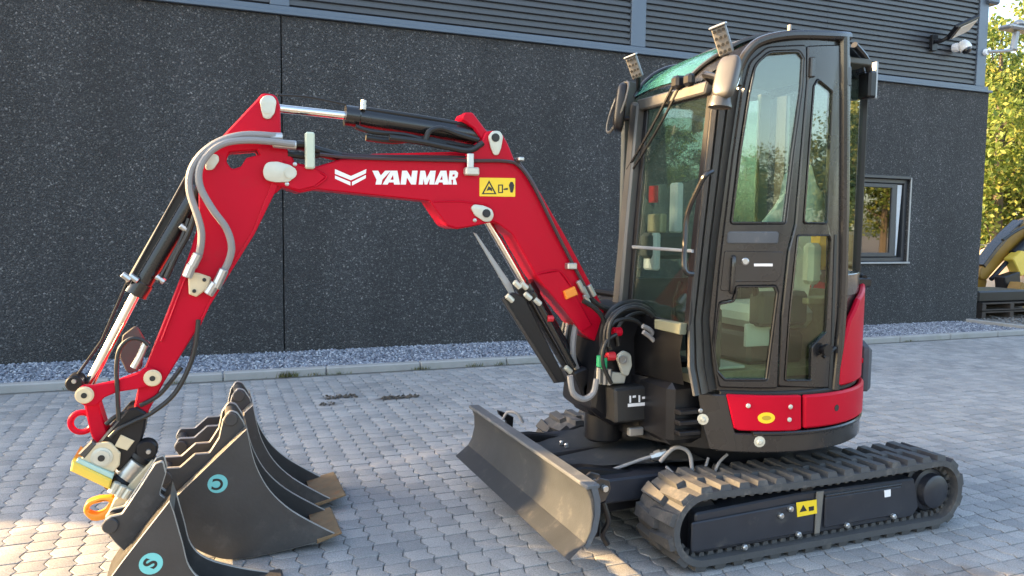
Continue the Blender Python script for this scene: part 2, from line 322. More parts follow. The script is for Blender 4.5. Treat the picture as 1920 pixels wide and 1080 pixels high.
def bm_tube(bm, pts, r, n=8, radii=None):
    u = None; rings = []
    for i, p in enumerate(pts):
        d = (pts[min(i + 1, len(pts) - 1)] - pts[max(i - 1, 0)]).normalized()
        if u is None: u = d.orthogonal().normalized()
        u = (u - d * u.dot(d)).normalized(); v = d.cross(u); rr = radii[i] if radii else r
        rings.append([bm.verts.new(p + (u * math.cos(2 * math.pi * k / n) + v * math.sin(2 * math.pi * k / n)) * rr) for k in range(n)])
    for A, B in zip(rings, rings[1:]):
        for k in range(n): bm.faces.new((A[k], A[(k + 1) % n], B[(k + 1) % n], B[k]))
    bm.faces.new(rings[0][::-1]); bm.faces.new(rings[-1])
def tube(name, pts, r, mat, parent=None, n=8, smooth=True, sub=6):
    bm = bmesh.new(); P = smooth_path(pts, sub) if smooth else [Vector(p) for p in pts]; bm_tube(bm, P, r, n); return from_bm(name, bm, mat, parent)
def yp(pts, y):
    """(x,z) pairs to points at depth y (a number or a list)"""
    return [Vector((p[0], y[i] if isinstance(y, (list, tuple)) else y, p[1])) for i, p in enumerate(pts)]
def loft(name, rows, mat, parent=None, thick=0., close=False, angle=40):
    bm = bmesh.new(); V = [[bm.verts.new(p) for p in r] for r in rows]
    for A, B in zip(V, V[1:]):
        for k in range(len(A) - (0 if close else 1)): bm.faces.new((A[k], A[(k + 1) % len(A)], B[(k + 1) % len(A)], B[k]))
    if thick: bmesh.ops.solidify(bm, geom=bm.faces[:], thickness=thick)
    return from_bm(name, bm, mat, parent, angle=angle)
def text(name, body, size, mat, M, parent=None, thick=.0006, bold=0.):
    cu = bpy.data.curves.new('tmp', 'FONT'); cu.body = body; cu.size = size; cu.align_x = 'CENTER'; cu.align_y = 'CENTER'; cu.extrude = thick; cu.offset = bold
    ob = bpy.data.objects.new('tmp', cu); me = bpy.data.meshes.new_from_object(ob); bpy.data.objects.remove(ob); bpy.data.curves.remove(cu)
    me.transform(M); return finish(name, me, mat, parent, smooth=False)

# ================================================================== SETTING
# ---- ground sheets
def sheet(name, x0, x1, y0, y1, z, mat):
    me = bpy.data.meshes.new(name); me.from_pydata([(x0, y0, z), (x1, y0, z), (x1, y1, z), (x0, y1, z)], [], [(0, 1, 2, 3)]); return finish(name, me, mat, smooth=False)
struct(sheet('ground', -900, 900, -900, 900, -.03, EARTH))
paving = struct(sheet('paving', -12, 12.66, -3, 7.95, -.012, JOINT))
field = struct(sheet('grass_field', 22, 120, 17, 120, -.024, GRASSG))

# ---- interlocking pavers
UX, UY = .1165, .117
def paver_outline(g=.0021):
    ez = [(0, 0), (.014, .24), (-.011, .62), (0, 1)]            # the zigzag of a long edge: offset in metres, fraction of the row
    left = [(o + g, f * UY) for o, f in ez]; right = [(UX + o - g, f * UY) for o, f in ez]
    left[0] = (left[0][0], g); right[0] = (right[0][0], g); left[-1] = (left[-1][0], UY - g); right[-1] = (right[-1][0], UY - g)
    sw = .006
    mid_b = [(UX * .5, g + sw * .3)]; mid_t = [(UX * .5, UY - g + sw * .3)]
    return [left[0], *mid_b, right[0], right[1], right[2], right[3], *mid_t, left[3], left[2], left[1]]
PO = paver_outline(); cxp = sum(p[0] for p in PO) / len(PO); cyp = sum(p[1] for p in PO) / len(PO)
def paver_verts():
    v = []
    for z, s in ((-.020, 1.0), (-.0038, 1.0), (-.0005, .968), (0, .925)):
        for x, y in PO: v.append(((x - cxp) * s, (y - cyp) * s, z))
    n = len(PO); f = []
    for k in range(3):
        for i in range(n): f.append((k * n + i, k * n + (i + 1) % n, (k + 1) * n + (i + 1) % n, (k + 1) * n + i))
    f.append(tuple(range(3 * n, 4 * n))); return v, f
PV, PF = paver_verts()
pm = bpy.data.meshes.new('paver'); pm.from_pydata(PV, [], PF); pm.materials.append(PAVER); pm.polygons.foreach_set('use_smooth', [True] * len(pm.polygons)); pm.set_sharp_from_angle(angle=math.radians(50))
cells = []
ix0, ix1, iy0, iy1 = int(-2.8 / UX), int(12.45 / UX), int(1.75 / UY), int(7.945 / UY)
for iy in range(iy0, iy1):
    for ix in range(ix0, ix1):
        x, y = (ix + .5) * UX, (iy + .5) * UY
        if x / y > 1.62 or x / y < -.34: continue
        cells.append((x, y))
def open_to_view(x, y):
    t = x / y
    if not (-.30 < t < 1.45): return False
    dep = x * F.x + y * F.y
    if dep < 3.32: return False
    if 1.75 < x < 3.7 and 2.6 < y < 4.4: return False           # under the digger
    if x + .9 * (y - 3.5) < .45 and y < 4.4 and x > -.55 - .2 * (y - 3.5): return False   # under the buckets
    return True
vis = sorted([c for c in cells if open_to_view(*c)], key=lambda c: c[0] ** 2 + c[1] ** 2)
single = set(vis[:300])
def jit(): return (random.uniform(-.0008, .0008), random.uniform(-.0008, .0008), random.uniform(-.0022, .0012)), random.uniform(-.011, .011), (random.uniform(-.003, .003), random.uniform(-.003, .003))
for c in vis[:300]:
    d, rz, tl = jit(); o = bpy.data.objects.new('paver', pm); COL.objects.link(o); o.parent = paving; o.location = (c[0] + d[0], c[1] + d[1], d[2]); o.rotation_euler = (tl[0], tl[1], rz)
rest = [c for c in cells if c not in single]
bv = np.array(PV); nv = len(bv); allv = np.empty((len(rest) * nv, 3)); 
for i, c in enumerate(rest):
    d, rz, tl = jit(); cs, sn = math.cos(rz), math.sin(rz); q = bv.copy(); q[:, 2] += bv[:, 1] * tl[0] - bv[:, 0] * tl[1] + d[2]
    q[:, 0] = bv[:, 0] * cs - bv[:, 1] * sn + c[0] + d[0]; q[:, 1] = bv[:, 0] * sn + bv[:, 1] * cs + c[1] + d[1]; allv[i * nv:(i + 1) * nv] = q
fl = [tuple(k + i * nv for k in f) for i in range(len(rest)) for f in PF]
me = bpy.data.meshes.new('paver_field'); me.from_pydata(allv.tolist(), [], fl); o = finish('paver_field', me, PAVER, paving, angle=50); stuff(o)

# ---- kerb along the gravel bed, one object per kerb stone
kerb = struct(box('kerb', (-12, 7.965, -.025), (12.3, 8.055, .0), JOINT, bevel=0))
x = -11.9
while x < 12.2:
    L_ = min(1.0, 12.25 - x); z = random.uniform(-.004, .004)
    b = box('kerb_stone', (x + .004, 7.953 + random.uniform(-.003, .003), -.02), (x + L_ - .004, 8.07, .066 + z), KERB, kerb, bevel=.012); x += 1.0
box('kerb_stone', (12.27, 7.95, -.02), (12.38, 9.4, .062), KERB, kerb, bevel=.012)      # end stone turning to the wall
# ---- gravel bed
def gravel(name, x0, x1, y0, y1, n, smin, smax, mat, z=.012):
    base = np.array([(0, 0, 1), (.94, 0, .1), (.29, .89, -.1), (-.76, .55, .12), (-.76, -.55, -.1), (.29, -.89, .1), (0, 0, -.8)])
    fb = [(0, 1, 2), (0, 2, 3), (0, 3, 4), (0, 4, 5), (0, 5, 1), (6, 2, 1), (6, 3, 2), (6, 4, 3), (6, 5, 4), (6, 1, 5)]
    V = np.empty((n * 7, 3)); fs = []
    for i in range(n):
        s = rng.uniform(smin, smax) * rng.uniform(.7, 1.2, 3) * np.array([1, 1, .7]); a = rng.uniform(0, 6.28); t = rng.normal(0, .4)
        q = base * s * rng.uniform(.8, 1.15, (7, 1)); ca, sa = math.cos(a), math.sin(a); ct, st = math.cos(t), math.sin(t)
        q = np.stack([q[:, 0], q[:, 1] * ct - q[:, 2] * st, q[:, 1] * st + q[:, 2] * ct], 1)
        q = np.stack([q[:, 0] * ca - q[:, 1] * sa, q[:, 0] * sa + q[:, 1] * ca, q[:, 2]], 1)
        V[i * 7:i * 7 + 7] = q + (rng.uniform(x0, x1), rng.uniform(y0, y1), z + rng.uniform(0, .012)); fs += [tuple(k + i * 7 for k in f) for f in fb]
    me = bpy.data.meshes.new(name); me.from_pydata(V.tolist(), [], fs); return stuff(finish(name, me, mat, smooth=False))
gravel('gravel', -2.6, 12.25, 8.085, 9.53, 36000, .012, .024, GRAVEL, -.002)
struct(sheet('gravel_bed', -12, 12.27, 8.06, 9.55, -.008, pbr('gravel_underlay', (.15, .17, .22), .95, var=.4, vscale=30)))  # mottled blue-grey sheet under the loose stones
gravel('rubble', 12.4, 16.5, 8.3, 10.2, 1500, .012, .04, STONE, -.02)

gravel('dirt_crumbs', .93, 1.2, 6.74, 6.86, 70, .006, .02, SOIL, .002); gravel('dirt_crumbs', 1.40, 1.72, 6.57, 6.66, 90, .006, .022, SOIL, .002); gravel('dirt_crumbs', .85, .98, 6.5, 6.6, 30, .005, .014, SOIL, .002)
# ---- weeds in the kerb joint
def weeds(spots):
    V = []; fs = []
    for x, y, n, h in spots:
        for k in range(n):
            a = random.uniform(0, 6.28); bx, by = x + random.gauss(0, .06), y + random.gauss(0, .012); l = h * random.uniform(.4, 1.1); w = .004; dx, dy = math.cos(a), math.sin(a); i = len(V)
            V += [(bx - dy * w, by + dx * w, -.005), (bx + dy * w, by - dx * w, -.005), (bx + dx * l * .7, by + dy * l * .4, l)]; fs.append((i, i + 1, i + 2))
    me = bpy.data.meshes.new('weeds'); me.from_pydata(V, [], fs); return stuff(finish('weeds', me, WEED, smooth=False))
weeds([(.72, 7.945, 90, .07), (1.0, 7.945, 30, .04), (2.1, 7.945, 40, .04), (2.7, 7.945, 40, .04), (3.0, 7.945, 30, .05), (-1.2, 7.945, 30, .04), (-.3, 7.945, 25, .03), (1.25, 7.94, 20, .03), (4.2, 7.945, 40, .03), (7.2, 7.945, 40, .03), (9.3, 7.945, 30, .03)])

# ---- building
XL, XR, YW, YB = -10.64, 12.74, 9.55, 16.0
bld = thing('building', 'dark grey hall with rough aggregate wall below and ribbed cladding above', 'building', (1, YW, 0))
py('wall_panel', [(XL, -.1), (.817, -.1), (.817, 4.0), (XL, 4.0)], YW, YW + .2, WALL, bld, bevel=.008)
WX0, WX1, WZ0, WZ1 = 9.45, 10.98, 1.06, 2.44
py('wall_panel', [(.829, -.1), (XR, -.1), (XR, 4.0), (.829, 4.0)], YW, YW + .2, WALL, bld, holes=[[(WX0, WZ0), (WX1, WZ0), (WX1, WZ1), (WX0, WZ1)]], bevel=.008)
box('wall_core', (XL + .01, YW + .215, -.1), (XR - .02, YB, 3.99), CLAD, bld, bevel=0)
box('flashing', (XL, YW - .045, 4.003), (XR + .035, YW + .25, 4.045), METALB, bld, bevel=.006)
box('flashing', (XL, YW + .012, 4.047), (XR - .01, YW + .2, 4.115), METALB, bld, bevel=.006)
def roof_z(x): return 5.62 + (XR - x) * .062
def cladding(x0, x1):
    """pressed horizontal ribs, cut off along the roof slope"""
    bm = bmesh.new(); p = .086; z = 4.117; prof = []
    while z < 7.7:
        prof += [(z, .036), (z + .018, .036), (z + .030, .0), (z + .072, .0), (z + .082, .036)]; z += p
    A = [bm.verts.new((x0, YW + .05 + d, min(q, roof_z(x0)))) for q, d in prof]; B = [bm.verts.new((x1, YW + .05 + d, min(q, roof_z(x1)))) for q, d in prof]
    for i in range(len(prof) - 1):
        if max(A[i].co.z - A[i + 1].co.z, B[i].co.z - B[i + 1].co.z, -1) > -1e-9 and A[i].co.z == A[i + 1].co.z and B[i].co.z == B[i + 1].co.z: continue
        if A[i].co.z == A[i + 1].co.z or B[i].co.z == B[i + 1].co.z:
            pass
        bm.faces.new((A[i], B[i], B[i + 1], A[i + 1]))
    bm.normal_update(); me = bpy.data.meshes.new('cladding_panel'); bm.to_mesh(me); bm.free(); return finish('cladding_panel', me, CLAD, bld, smooth=False)
for a, b in ((XL + .2, .70), (.925, 5.56), (5.80, 9.1), (9.104, 12.44)): cladding(a, b)
for a, b in ((.70, .925), (5.56, 5.80)): box('cladding_post', (a + .002, YW + .03, 4.12), (b - .002, YW + .10, roof_z(a) - .03), METALB, bld, bevel=.006)
box('corner_post', (12.44, YW + .03, 4.118), (12.66, YW + .5, roof_z(12.5)), METALB, bld, bevel=.006)
box('corner_post', (XL, YW + .03, 4.118), (XL + .2, YW + .5, roof_z(XL + .1)), METALB, bld, bevel=.006)
py('upper_wall', [(XL + .05, 4.05), (12.6, 4.05), (12.6, roof_z(12.6)), (XL + .05, roof_z(XL + .05))], YW + .11, YB, CLAD, bld, bevel=.001)
py('roof', [(XL - .02, roof_z(XL - .02) - .01), (XR + .06, 5.605), (XR + .06, 5.73), (XL - .02, roof_z(XL - .02) + .12)], YW - .03, YB + .1, METALB, bld, bevel=.01)
box('gutter_end', (XR - .16, YW - .05, 5.52), (XR + .10, YW + .3, 5.66), METALB, bld, bevel=.03)
# window, tilted open
wfr = py('window', [(WX0 + .003, WZ0 + .003), (WX1 - .003, WZ0 + .003), (WX1 - .003, WZ1 - .003), (WX0 + .003, WZ1 - .003)], YW + .05, YW + .15, WFRAME, bld, holes=[[(WX0 + .07, WZ0 + .07), (WX1 - .07, WZ0 + .07), (WX1 - .07, WZ1 - .07), (WX0 + .07, WZ1 - .07)]], bevel=.006)
py('sash', [(WX0 + .08, WZ0 + .08), (WX1 - .24, WZ0 + .08), (WX1 - .24, WZ1 - .08), (WX0 + .08, WZ1 - .08)], YW + .035, YW + .085, WFRAME, wfr, holes=[[(WX0 + .15, WZ0 + .15), (WX1 - .36, WZ0 + .15), (WX1 - .36, WZ1 - .15), (WX0 + .15, WZ1 - .15)]], bevel=.008)
py('pane', [(WX0 + .14, WZ0 + .14), (WX1 - .35, WZ0 + .14), (WX1 - .35, WZ1 - .14), (WX0 + .14, WZ1 - .14)], YW + .058, YW + .066, GLASSW, wfr, bevel=.001)
py('sash_edge', [(WX1 - .19, WZ1 - .09), (WX1 - .08, WZ1 - .09), (WX1 - .145, WZ0 + .10), (WX1 - .165, WZ0 + .10)], YW + .09, YW + .11, WWHITE, wfr, bevel=.003)
box('window_back', (WX0 + .07, YW + .14, WZ0 + .07), (WX1 - .07, YW + .149, WZ1 - .07), INTER, wfr, bevel=0)
py('sill', [(WX0 - .03, WZ0 - .035), (WX1 + .03, WZ0 - .035), (WX1 + .03, WZ0 - .002), (WX0 - .03, WZ0 - .002)], YW - .05, YW + .06, SILL, wfr, bevel=.006)
py('reveal', [(WX1 + .002, WZ0), (WX1 + .028, WZ0), (WX1 + .028, WZ1 + .03), (WX1 + .002, WZ1 + .03)], YW - .012, YW + .08, SILL, wfr, bevel=.004)
py('reveal', [(WX0 - .02, WZ1 + .002), (WX1 - .002, WZ1 + .002), (WX1 - .002, WZ1 + .05), (WX0 - .02, WZ1 + .05)], YW - .02, YW + .08, WFRAME, wfr, bevel=.004)

# floodlight on the cladding
fl = thing('floodlight', 'black floodlight with cream lens tilted out from the ribbed cladding', 'floodlight', (11.45, YW, 4.75))
box('mounting_plate', (11.30, YW - .02, 4.60), (11.42, YW + .04, 4.86), BLACK, fl)
Mf = Matrix.Translation((11.62, YW - .30, 4.93)) @ Matrix.Rotation(math.radians(-24), 4, 'Y') @ Matrix.Rotation(math.radians(-35), 4, 'X')
box('housing', (-.27, -.16, -.03), (.27, .16, .04), BLACK, fl, .02, Mf)
box('lens', (-.19, -.125, -.042), (.23, .125, -.031), LAMPG, fl, .004, Mf)
tube('bracket', [(11.36, YW - .02, 4.74), (11.38, YW - .14, 4.74), (11.45, YW - .25, 4.83)], .03, BLACK, fl)
# dome camera
dc = thing('security_camera', 'small white dome camera below the black floodlight', 'security camera', (11.9, YW, 4.62))
lathe('mount', (11.88, YW + .04, 4.70), (0, -1, 0), [(0, .075), (.05, .08), (.1, .07)], CAMW, dc)
lathe('camera_body', (11.92, YW - .12, 4.70), (.15, -.5, -.85), [(-.1, .02), (-.09, .07), (-.03, .098), (.04, .10), (.07, .09)], CAMW, dc)
lathe('dome_lens', (11.926, YW - .16, 4.635), (.15, -.5, -.85), [(0, .075), (.03, .068), (.05, .045), (.06, .01)], BLACKG, dc)
# lamp head on an arm at the corner
sp = thing('corner_lamp', 'pale grey lamp head on a bracket arm at the hall corner', 'lamp', (12.66, YW + .1, 4.72))
lathe('wall_box', (12.62, YW - .02, 4.70), (0, 1, 0), [(0, .05), (.03, .06), (.06, .06)], CAMW, sp)
tube('arm', [(12.62, YW - .02, 4.70), (12.95, YW - .04, 4.74), (13.3, YW - .04, 4.80)], .028, SILL, sp)
tube('stem', [(13.22, YW - .04, 4.79), (13.28, YW - .04, 5.10)], .055, SILL, sp)
box('lamp_head', (12.98, YW - .16, 5.12), (13.70, YW + .10, 5.20), SILL, sp, .03)
lathe('lamp_cap', (13.3, YW - .06, 5.22), (0, 0, 1), [(0, .10), (.03, .10), (.08, .05)], SILL, sp)

# ---- yard beyond the corner
sandp = bmesh.new(); rows = []
for j in range(15):
    a = j / 14; row = []
    for i in range(34):
        t = i / 34 * 2 * math.pi; r = (1 - a) * (1 + .14 * noise.noise((math.cos(t) * 1.3, math.sin(t) * 1.3, 3)))
        row.append(Vector((18.9 + 2.1 * r * math.cos(t), 13.9 + 1.6 * r * math.sin(t), -.05 + 1.28 * (1 - r ** 1.15) + .05 * noise.noise((r * 4, t * 2, 0)))))
    rows.append(row)
tag(loft('sand_heap', rows, SAND, close=True), 'pale heap of sand behind the dark pallets, lit by the sun', 'sand heap')
def pallet(z, rot, label):
    p = thing('pallet', label, 'pallet', (13.75, 10.15, z), 'pallets stacked at the hall corner'); p.rotation_euler.z = 0
    for k in range(6): box('deck_board', (13.15, 9.75 + k * .16, z + .115), (14.75, 9.75 + k * .16 + .12, z + .14), WOOD, p, .003)
    for k in range(3): box('bearer', (13.15 + k * .75, 9.75, z + .02), (13.25 + k * .75, 10.67, z + .113), WOOD, p, .003)
    for k in range(3): box('bottom_board', (13.15, 9.75 + k * .4, z), (14.75, 9.75 + k * .4 + .1, z + .018), WOOD, p, .002)
    return p
pallet(-.02, 0, 'dark wooden pallet lying lowest in the stack beside the hall corner')
pallet(.14, 0, 'dark wooden pallet topmost in the stack beside the hall corner')
mt = bmesh.new(); bm_box(mt, (13.1, 9.8, .285), (14.5, 10.6, .50), .03)
tag(from_bm('dark_crate', mt, BLACK), 'flat black crate lying on the pallet stack', 'crate')
# stones on the pallet edge
for k, (x, y, r, l) in enumerate(((15.0, 10.6, .26, 'rounded brown boulder right of the pallet stack'), (14.6, 9.55, .13, 'small grey rock in front of the pallet stack'))):
    bm = bmesh.new(); bmesh.ops.create_icosphere(bm, subdivisions=3, radius=r)
    for v in bm.verts: v.co *= 1 + .25 * noise.noise(v.co * 5 + Vector((k * 7, 0, 0))); v.co.z *= .75
    bm.transform(Matrix.Translation((x, y, r * .6))); tag(from_bm('boulder', bm, SOIL if k == 0 else STONE), l, 'rock')
# second digger, only its boom reaches into the picture
d2 = thing('yellow_digger', 'faded yellow digger whose bent boom reaches in past the hall corner', 'excavator', (18.6, 12.2, 0))
y2 = 12.0
py('boom', [(16.0282,0.5618),(16.0786,0.7769),(16.5211,1.232),(16.9788,1.5973),(17.4171,1.8705),(18.0895,2.0789),(18.6461,2.1149),(18.7562,1.766),(18.1617,1.7086),(17.5946,1.5052),(17.1569,1.1848),(16.7568,0.9176),(16.2714,0.5107)], y2, y2 + .26, DIGGERY, d2, r=.10, bevel=.02)
py('boom_top_plate', [(16.1056,0.8748),(16.4847,1.2572),(16.941,1.6213),(17.3423,1.8932),(17.3478,1.8325),(16.9826,1.5493),(16.56,1.1853),(16.1797,0.8026)], 11.97, 12.24, GREY, d2, bevel=.01)
bmc = [(16.2704,0.5412),(16.9521,1.0905),(17.7095,1.6053)]
cyl('boom_cylinder', (bmc[0][0], 11.9, bmc[0][1]), (bmc[1][0], 11.9, bmc[1][1]), .05, BLACK, d2); cyl('cylinder_barrel', (bmc[1][0], 11.9, bmc[1][1]), (bmc[2][0], 11.9, bmc[2][1]), .11, BLACK, d2)
py('arm', [(16.0171,0.6789),(16.2503,0.749),(16.3757,0.4819),(16.2923,0.241),(16.0844,0.269)], 12.05, 12.25, DIGGERY, d2, r=.06, bevel=.02)
hs = [(16.4345,1.427),(17.0188,1.6949),(17.6325,1.7995)]
tube('hose', yp(hs, 11.8), .035, HOSEB, d2)
py('bucket_link', [(16.6756,1.0022),(16.9721,1.193),(17.2608,1.1211),(17.3343,0.7102),(16.9714,0.6172)], 11.7, 11.95, YELLOW, d2, r=.05, bevel=.02); py('outrigger', [(16.1215,0.1732),(16.307,0.539),(16.5915,0.3957),(16.6906,-0.3073),(16.1713,-0.1979)], 11.2, 11.5, DIGGERY, d2, r=.04, bevel=.02); py('dark_panel', [(16.2153,0.6201),(16.7167,0.732),(16.8727,-0.2169),(16.4,-0.3206)], 11.55, 11.8, BLACK, d2, r=.03, bevel=.02)
bq = [(18.5569,2.0632),(17.544,0.0725)]
box('body', (bq[0][0] + .2, 11.2, .55), (bq[0][0] + 2.2, 13.0, 1.6), DIGGERY, d2, .1); box('track', (bq[0][0] - .1, 11.0, 0), (bq[0][0] + 2.4, 11.4, .5), RUBBER, d2, .15); box('track', (bq[0][0] - .1, 12.8, 0), (bq[0][0] + 2.4, 13.2, .5), RUBBER, d2, .15)

# ---- trees
def leaf_crown(seed, H, RX, n_cl, n_lf, size, z0):
    g = np.random.default_rng(seed); cs = []
    while len(cs) < n_cl:
        p = g.uniform(-1, 1, 3); d = np.linalg.norm(p)
        if d > 1 or d < .35: continue
        wob = 1 + .28 * math.sin(3 * math.atan2(p[1], p[0]) + seed) * (1 - abs(p[2]))
        cs.append((p[0] * RX * wob, p[1] * RX * wob, z0 + (p[2] * .5 + .5) * H, g.uniform(.35, .85) * RX * .42))
    V = np.empty((n_cl * n_lf * 4, 3)); i = 0
    for x, y, z, r in cs:
        c = g.normal(0, .5, (n_lf, 3)) * r * np.array([1, 1, .7]) + (x, y, z); a = g.normal(size=(n_lf, 3)); a /= np.linalg.norm(a, axis=1)[:, None]
        b = np.cross(a, g.normal(size=(n_lf, 3))); b /= np.linalg.norm(b, axis=1)[:, None]; s = size * g.uniform(.6, 1.3, (n_lf, 1)); a *= s; b *= s * .6
        V[i:i + n_lf * 4:4] = c - a; V[i + 1:i + n_lf * 4:4] = c + b; V[i + 2:i + n_lf * 4:4] = c + a; V[i + 3:i + n_lf * 4:4] = c - b; i += n_lf * 4
    n = n_cl * n_lf; me = bpy.data.meshes.new('crown'); me.vertices.add(n * 4); me.vertices.foreach_set('co', V.ravel()); me.loops.add(n * 4); me.loops.foreach_set('vertex_index', np.arange(n * 4)); me.polygons.add(n); me.polygons.foreach_set('loop_start', np.arange(n) * 4); me.update(calc_edges=True); me.validate(); return me, cs
def trunk_mesh(H, cs, r, seed):
    random.seed(seed); bm = bmesh.new(); top = Vector((random.uniform(-.2, .2), random.uniform(-.2, .2), H)); pts = smooth_path([(0, 0, -.1), (random.uniform(-.1, .1), 0, H * .35), (top.x * .6, top.y * .6, H * .7), top], 4)
    bm_tube(bm, pts, r, 7, [r * (1.15 - .95 * i / (len(pts) - 1)) for i in range(len(pts))])
    for x, y, z, q in random.sample(cs, min(12, len(cs))):
        k = min(len(pts) - 2, max(2, int(len(pts) * (z * .62 / H)))); p0 = pts[k]; p1 = Vector((x, y, z)); m = (p0 + p1) / 2 + Vector((0, 0, -.15)); bm_tube(bm, smooth_path([p0, m, p1], 3), r * .3, 5, [r * .36 * (1 - .8 * i / 6) for i in range(7)])
    bmesh.ops.recalc_face_normals(bm, faces=bm.faces[:]); me = bpy.data.meshes.new('trunk'); bm.to_mesh(me); bm.free(); me.materials.append(BARK); return me
KINDS = []
for sd, H, RX, ncl, nlf, sz, z0, mat, tr in ((3, 8.2, 2.9, 84, 190, .095, .7, LEAFY, .16), (8, 9.6, 3.2, 92, 190, .10, .8, LEAFY, .2), (21, 7.5, 3.2, 110, 180, .10, .4, LEAFG, .18)):
    cm, cs = leaf_crown(sd, H, RX, ncl, nlf, sz, z0); cm.materials.append(mat); KINDS.append((cm, trunk_mesh(H * .93, cs, tr, sd)))
def tree(x, y, kind, s, rz, label, group):
    t = thing('tree', label, 'tree', (x, y, 0), group); t.scale = (s, s, s); t.rotation_euler.z = rz
    for nm, me in (('crown', KINDS[kind][0]), ('trunk', KINDS[kind][1])):
        o = bpy.data.objects.new(nm, me); COL.objects.link(o); o.parent = t
    return t
GV = 'trees behind the yard'
tree(28.2, 20.5, 1, 1.02, .3, 'tall yellow-green tree closest to the hall corner', GV)
tree(35.5, 24.0, 0, 1.15, 1.9, 'yellow-green tree right of the tallest one at the picture edge', GV)
tree(31.8, 25.8, 2, 1.05, 2.2, 'darker green bushy tree behind the yellow-green trees', GV)
tree(42.0, 31.5, 1, 1.2, 4.0, 'pale far tree showing between the nearer yellow-green crowns', GV)
GB = 'trees across the yard, mirrored in the glass'
for k, (x, y, kd, s, rz) in enumerate(((-14, -58, 2, 1.1, 0), (-7, -60, 1, .9, 1), (-1, -56, 2, 1.05, 2), (6, -60, 0, 1.0, 3), (13, -55, 2, 1.1, 4), (21, -52, 1, .95, 5), (30, -40, 0, 1.15, .6), (38, -30, 2, 1.3, 1.6), (45, -22, 1, 1.2, 2.6))):
    tree(x, y, kd, s, rz, 'leafy tree far across the yard, seen only mirrored in the glass', GB)
for k, (x, y, kd, s, rz) in enumerate(((44, 15, 1, 1.35, .8), (47, 21, 2, 1.5, 2.4), (43, 9.5, 2, 1.4, 4.1), (39, 17.5, 2, 1.2, 5.2), (52, 17, 2, 1.6, .3))):
    tree(x, y, kd, s, rz, 'tall tree past the yard edge, mirrored in the rear cab glass', 'trees mirrored in the rear cab glass')

# ---- wire fence far right
fe = thing('fence', 'low wire fence in dry grass below the yellow trees', 'fence', (24, 17, 0))
for k in range(7): box('fence_post', (21 + k * 2.0, 17 + k * .9, 0), (21.07 + k * 2.0, 17.07 + k * .9, 1.35), SILL, fe, .01)
for z in (.4, .8, 1.2): tube('rail', [(21, 17.03, z), (33, 22.43, z)], .02, SILL, fe, smooth=False)

# ================================================================== THE EXCAVATOR
ex = thing('excavator', 'red and dark grey mini excavator with closed cab and bent boom', 'excavator', ROOT)
E = ex
